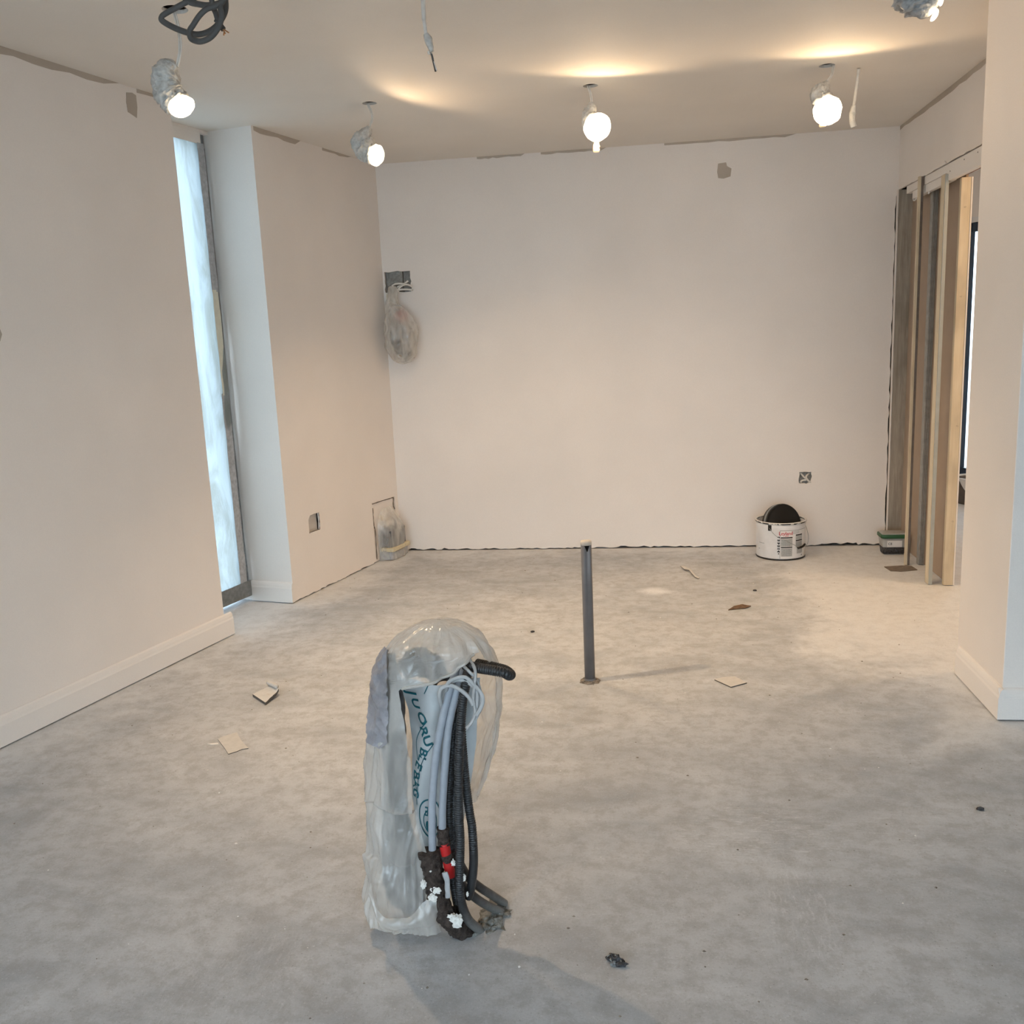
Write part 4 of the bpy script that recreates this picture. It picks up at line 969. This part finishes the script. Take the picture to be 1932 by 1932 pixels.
def on_pail(vf, a0, z0, off=.0012, rot=0.0):
    """wrap flat print round the pail: a0 = angle from the side facing the camera, positive to the right"""
    c, s = math.cos(rot), math.sin(rot); out = []
    for p in vf[0]:
        x, y = p.x*c-p.y*s, p.x*s+p.y*c
        a = FACE + a0 + x/pr_
        out.append(Vector((pcx+math.sin(a)*(pr_+off), pcy-math.cos(a)*(pr_+off), z0+y)))
    return out, vf[1]
FACE = math.atan2(-pcx, pcy)*1.0
def patch(w, h, n=10): 
    return [Vector((w*(i/n-.5), h*(j-.5), 0)) for i in range(n+1) for j in (0, 1)], [(2*i, 2*i+2, 2*i+3, 2*i+1) for i in range(n)]
lab = mk('label', *on_pail(patch(.190, .172, 16), .62, .100), M_LABELW, pail, True)
def ink(name, vf, m): return tag(mk(name, vf[0], vf[1], m, lab), kind='stuff')
ink('label_border', join(on_pail(patch(.002, .172, 1), -.02, .100, .0018), on_pail(patch(.186, .0022, 12), .62, .186, .0018)), M_GREYINK)
ink('brand_lettering', join(on_pail(text_vf('Leyland', .030, .92, .006), .215, .168, .0020), on_pail(patch(.022, .003, 2), .25, .152, .002)), M_REDINK)
ink('panel_heading', join(*[on_pail(patch(w, .0070, 4), a, z, .0020) for a, z, w in ((.25, .143, .070), (.25, .083, .068), (.82, .155, .052), (.82, .121, .052), (.86, .076, .046))]), M_INK)
ink('printed_panel', join(*[on_pail(patch(w, h, 5), a, z, .0016) for a, z, w, h in ((.25, .113, .070, .048), (.25, .052, .068, .050), (.82, .138, .052, .026), (.82, .098, .052, .036), (.86, .055, .046, .030))]), M_LABEL)
ink('small_print', join(*[on_pail(patch(w, .0014, 3), a, z, .0021) for a, z, w in [(.62+.02*(i%3), .180-.005*i, .055-.006*(i%2)) for i in range(4)] + [(.24, .128-.0062*i, .058-.008*(i%3)) for i in range(6)] + [(.24, .070-.0062*i, .056-.01*(i%2)) for i in range(7)] + [(.82, .112-.006*i, .044) for i in range(5)]]), M_GREYINK)
ink('side_lettering', join(*[on_pail(patch(.015, .0062, 2), -.075, .146-.0178*i, .002) for i in range(6)] + [on_pail(patch(.012, .003, 2), -.075, .139-.0178*i, .002) for i in (1, 3)] + [on_pail(patch(.006, .006, 2), -.07, z, .002) for z in (.104, .062, .044)]), M_INK)
ink('fill_line', join(on_pail(patch(.045, .0022, 8), -.85, .100, .0018), on_pail(patch(.012, .003, 3), -1.0, .062, .0018), on_pail(patch(.008, .008, 2), .98, .028, .0018)), M_GREYINK)
lug = mk('handle_lug', *on_pail(patch(.022, .036, 4), -.44, .200, .003), M_BLACK, pail)
A = lambda a, z, off: Vector((pcx+math.sin(FACE+a)*(pr_+off), pcy-math.cos(FACE+a)*(pr_+off), z))
wire = [A(-.44, .198, .005), A(-.33, .178, .008), A(-.10, .148, .012), A(.3, .118, .018), A(.7, .085, .022), A(1.0, .080, .02), A(1.35, .085, .016), A(1.55, .12, .018), A(1.75, .16, .012), A(1.95, .198, .005)]
tube('wire_handle', wire, .0016, M_STEEL, pail, 6, 8)
tube('handle_grip', [A(.66, .078, .020), A(.86, .083, .022), A(1.02, .094, .021)], .0065, M_INK, pail, 10, 5)
# the lid
lc = Vector((pcx+.010, pcy-.012, .195)); ld = Vector((.46, -.86, .20)).normalized()
lid = thing('pail_lid', lc, 'round black lid standing on edge inside the white paint pail', 'lid')
v, f = lathe_vf([(0, .012), (.105, .012), (.116, .008), (.122, .012), (.127, .010), (.128, -.030), (.122, -.030), (.120, -.004), (0, -.004)], lc, 56, ld)
mk('lid_disc', v, f, M_BLACK, lid, True)
v, f = lathe_vf([(.1285, .004), (.1300, .002), (.1300, -.014), (.1285, -.016)], lc, 56, ld); mk('lid_band', v, f, M_TAPE_D, lid, True)  # grey band paints the highlight along the black lid's rim

# ------------------------------------------------------------------ tub with a green lid, half behind the stud
tb = thing('plastic_tub', (1.50, 5.76, 0), 'cloudy plastic tub with a green lid band half hidden behind a stud', 'tub')
def rrect(cx, cy, hx, hy, r, z, n=5):
    out = []
    for qx, qy, a0 in ((1, 1, 0), (-1, 1, pi/2), (-1, -1, pi), (1, -1, 3*pi/2)):
        for i in range(n+1):
            a = a0+pi/2*i/n; out.append(Vector((cx+qx*(hx-r)+r*math.cos(a), cy+qy*(hy-r)+r*math.sin(a), z)))
    return out
def stack(loops, close=True):
    V = [p for l in loops for p in l]; k = len(loops[0]); Fc = []
    for i in range(len(loops)-1):
        for j in range(k): Fc.append((i*k+j, i*k+(j+1)%k, (i+1)*k+(j+1)%k, (i+1)*k+j))
    Fc.append(tuple(range(k))); Fc.append(tuple(range((len(loops)-1)*k, len(loops)*k))); return V, Fc
tcx, tcy = 1.488, 5.755
mk('tub_body', *stack([rrect(tcx, tcy, .060, .045, .015, .002), rrect(tcx, tcy, .074, .056, .018, .108)]), M_TUB, tb, True)
mk('lid_band', *stack([rrect(tcx, tcy, .077, .059, .018, .104), rrect(tcx, tcy, .080, .062, .018, .108), rrect(tcx, tcy, .080, .062, .018, .124), rrect(tcx, tcy, .077, .059, .018, .126)]), M_GREEN, tb, True)
mk('tub_lid', *stack([rrect(tcx, tcy, .072, .054, .018, .1245), rrect(tcx, tcy, .072, .054, .018, .131), rrect(tcx, tcy, .066, .048, .016, .133)]), M_TUB, tb, True)
tl = mk('tub_label', *box_vf((1.444, 5.6985, .050), (1.53, 5.7015, .090), lambda p: p+Vector((0, (p.z-.07)*-.10, 0))), M_LABELW, tb)
V, Fc = text_vf('CE', .020, 1.0, .01)
mk('label_mark', [Vector((1.461+p.x, 5.6972-(p.y*-.10)*-1, .071+p.y)) for p in V], Fc, M_INK, tl)
mk('tub_contents', *stack([rrect(tcx, tcy, .0612, .0462, .015, .006), rrect(tcx, tcy, .0668, .0505, .015, .048)]), M_GRIT, tb, True)
# bucket glimpsed through the doorway
fb = thing('mortar_bucket', (2.50, 7.36, 0), 'dark bucket with a white rim beneath the window of the next room', 'bucket')
v, f = lathe_vf([(0, .002), (.135, .002), (.150, .19), (.144, .19), (.130, .012), (0, .012)], (2.50, 7.36, 0), 40); mk('bucket_body', v, f, M_STUDDARK, fb, True)
v, f = lathe_vf([(.146, .186), (.158, .186), (.158, .202), (.146, .202), (.146, .186)], (2.50, 7.36, 0), 40); mk('bucket_rim', v, f, M_LABELW, fb, True)
V, Fc = [], []
for i in range(15):
    a = -2.75+1.3*i/14
    for z in (.188, .188-.10*math.sin(pi*i/14)-.003):
        r = .1385+.0605*z/1.0*1.3; V.append(Vector((2.50+math.cos(a)*(r+.004), 7.36+math.sin(a)*(r+.004), z)))
for i in range(14): Fc.append((2*i, 2*i+1, 2*i+3, 2*i+2))
mk('paint_run', V, Fc, M_LABELW, fb, True)

# ------------------------------------------------------------------ litter on the floor
def scrap(name, label, pts, th, m, cat='scrap', lift=None, edge_m=None):
    """thin torn piece lying on the floor; lift raises each corner"""
    lift = lift or [0]*len(pts); n = len(pts)
    c = sum((Vector(p) for p in pts), Vector())/n
    V = [Vector(p)+Vector((0, 0, .0008+l)) for p, l in zip(pts, lift)] + [Vector(p)+Vector((0, 0, .0008+l+th)) for p, l in zip(pts, lift)]
    Fc = [tuple(range(n))[::-1], tuple(range(n, 2*n))] + [(i, (i+1)%n, n+(i+1)%n, n+i) for i in range(n)]
    o = mk(name, V, Fc, None, None, base=(c.x, c.y, 0), mats=[m, edge_m or m], fm=[0, 0]+[1]*n)
    return tag(o, label, cat)
c1 = thing('card_scrap', (-1.54, 3.39, 0), 'pale card offcut with one edge curled up, nearer the left skirting', 'scrap')
a, b, c, d = [Vector(p) for p in [(-1.6024,3.3789,0),(-1.5123,3.294,0),(-1.4945,3.3935,0),(-1.5536,3.4374,0)]]
def quad_bent():
    V = []; Fc = []; nu_, nv_ = 12, 6
    for i in range(nu_+1):
        s = i/nu_
        for j in range(nv_+1):
            t = j/nv_; p = a.lerp(d, s).lerp(b.lerp(c, s), t)
            z = .0125 + (.012*s if s < .8 else .0096+.05*(s-.8)) + .003*noise.noise(Vector((s*4, t*6, 1)))
            V.append(p+Vector((0, 0, z)))
    for i in range(nu_):
        for j in range(nv_): k = i*(nv_+1)+j; Fc.append((k, k+1, k+nv_+2, k+nv_+1))
    n = len(V); V2 = [p-Vector((0, 0, .011)) for p in V]
    F2 = [tuple(q+n for q in reversed(f_)) for f_ in Fc]; E = []
    for i in range(nu_): 
        for j in (0, nv_): k = i*(nv_+1)+j; E.append((k, k+nv_+1, k+nv_+1+n, k+n))
    for j in range(nv_):
        for i in (0, nu_): k = i*(nv_+1)+j; E.append((k, k+1, k+1+n, k+n))
    return V+V2, Fc+F2+E, [0]*len(Fc)+[1]*(len(F2)+len(E))
V, Fc, fm = quad_bent()
mk('card', V, Fc, None, c1, mats=[M_CARD, M_CARDEDGE], fm=fm)
tube('curled_edge', [d+Vector((-.004, .0, .040)), d.lerp(c, .5)+Vector((-.004, 0, .041)), c+Vector((-.006, 0, .040))], .0085, M_CARD, c1, 10, 5)
scrap('card_scrap', 'flat square beige card offcut with a torn corner on the floor', [(-1.5617,2.9729,0),(-1.554,2.9959,0),(-1.5157,3.0343,0),(-1.4694,2.9679,0),(-1.4134,2.9048,0),(-1.435,2.8952,0),(-1.445,2.8778,0),(-1.4666,2.8558,0),(-1.5014,2.9008,0)], .0022, M_CARD, edge_m=M_CARDEDGE)
scrap('paper_sliver', 'thin white sliver beside the flat square card offcut', [(-1.587,2.9362,0),(-1.5492,2.9467,0),(-1.5391,2.9339,0),(-1.5629,2.9284,0)], .001, M_LABELW)
scrap('card_scrap', 'flat grey board offcut lying right of the grey waste pipe', [(0.2648,3.6085,0),(0.2961,3.6326,0),(0.3478,3.6457,0),(0.3888,3.5771,0),(0.3225,3.5303,0)], .004, M_CARD, edge_m=M_CARDEDGE)
scrap('board_strip', 'crooked narrow strip of torn card in the middle distance', [(0.2019,5.4289,0),(0.2205,5.4283,0),(0.2399,5.3775,0),(0.2547,5.3647,0),(0.281,5.2311,0),(0.2999,5.1956,0),(0.2926,5.1726,0),(0.2732,5.1962,0),(0.2474,5.3402,0),(0.2204,5.3534,0)], .003, M_CARD, edge_m=M_CARDEDGE, lift=[.01,.012,.012,.01,.004,0,0,.004,.008,.01])
scrap('dead_leaf', 'brown dead leaf scrap on the pale floor near the pail', [(0.4041,4.5682,0),(0.4371,4.6137,0),(0.4783,4.6319,0),(0.5219,4.6223,0),(0.4902,4.595,0),(0.4528,4.5861,0)], .004, M_LEAF, 'leaf', lift=[0,.006,.01,.004,.002,.001])
scrap('floor_mat', 'small brown mat offcut lying before the door studs', [(1.3591,5.4156,0),(1.458,5.437,0),(1.5125,5.4228,0),(1.521,5.3377,0),(1.4238,5.3051,0),(1.37,5.3185,0)], .003, M_MAT, 'mat')
sa = thing('anchor_scrap', [(-0.0821,1.8635,0)][0], 'crushed dark metal anchor lying on the near floor', 'scrap')
for i, (q, r, sc) in enumerate((([(-0.0931,1.8735,0)][0], .010, (1.2,.8,.9)), ([(-0.0798,1.8673,0)][0], .011, (1.3,.7,1.0)), ([(-0.0688,1.8539,0)][0], .009, (1.5,.7,.6)), ([(-0.0878,1.8559,0)][0], .008, (.8,.8,.8)))):
    blob(Vector(q)+Vector((0, 0, .006)), r, M_GRIT if i != 3 else M_TAPE_D, sa, 'crushed_piece', sc, 1.0, i+3, 2)
for q in ([(-0.1014,1.8692,0),(-0.0945,1.8788,0),(-0.0887,1.8848,0)], [(-0.0859,1.8722,0),(-0.0763,1.8712,0),(-0.0712,1.8572,0)], [(-0.0949,1.8553,0),(-0.0917,1.8664,0),(-0.087,1.8703,0)]):
    tube('bent_fin', [Vector(p)+Vector((0, 0, .014-.003*i)) for i, p in enumerate(q)], .003, M_STEEL, sa, 6, 5, .4)
# crumbs swept nowhere: uncountable
parts = []
rng = random.Random(12)
for i in range(420):
    x, y = rng.uniform(-2.2, 1.3), rng.uniform(1.2, 5.8)
    if (Vector((x, y, 0)).dot(LN)) < NL+.05: continue
    r = rng.choice([.0015, .002, .002, .003, .004]); h = r*.7
    q = [Vector((x+r*math.cos(a)*rng.uniform(.6, 1.5), y+r*math.sin(a)*rng.uniform(.6, 1.3), 0)) for a in (0, 1.6, 3.1, 4.7)]
    parts.append((q+[Vector((x, y, h))], [(0,1,4),(1,2,4),(2,3,4),(3,0,4),(3,2,1,0)]))
V, Fc = join(*parts)
tag(mk('floor_grit', V, Fc, None, mats=[M_SOIL, M_LABELW], fm=[(i//5) % 3 == 0 and 1 or 0 for i in range(len(Fc))]), 'dark and pale grit scattered over the concrete floor', 'grit', kind='stuff')
for i, (q, lb) in enumerate((([(-0.5467,4.2183,0)][0], 'dark chip on the floor behind the bundle'), ([(0.5752,4.9257,0)][0], 'grey pebble on the pale floor before the pail'), ([(0.9417,2.6113,0)][0], 'dark chip on the floor below the pier'))):
    tag(blob(Vector(q)+Vector((0, 0, .004)), .009, M_GRIT, None, 'pebble', (1.3, 1, .6), .5, i, 1), lb, 'pebble')

# one more ceiling lamp of the same kind hangs behind the camera, to its left
B = bpy.data.lights.new('lamp_beam', 'SPOT'); B.energy = BEAM_W*.6; B.color = LAMP_COL; B.spot_size = math.radians(110); B.spot_blend = 1.0; B.shadow_soft_size = .03
bo = bpy.data.objects.new('lamp_beam', B); COL.objects.link(bo); bo.location = (-1.05, .70, 2.25); bo.rotation_euler = Vector((.15, .45, -.88)).to_track_quat('-Z', 'Y').to_euler()
# warm lamp of the next room
L = bpy.data.lights.new('next_room_lamp', 'POINT'); L.energy = 26; L.color = LAMP_COL; L.shadow_soft_size = .05
lo = bpy.data.objects.new('next_room_lamp', L); lo.location = (2.75, 4.35, 2.3); COL.objects.link(lo)
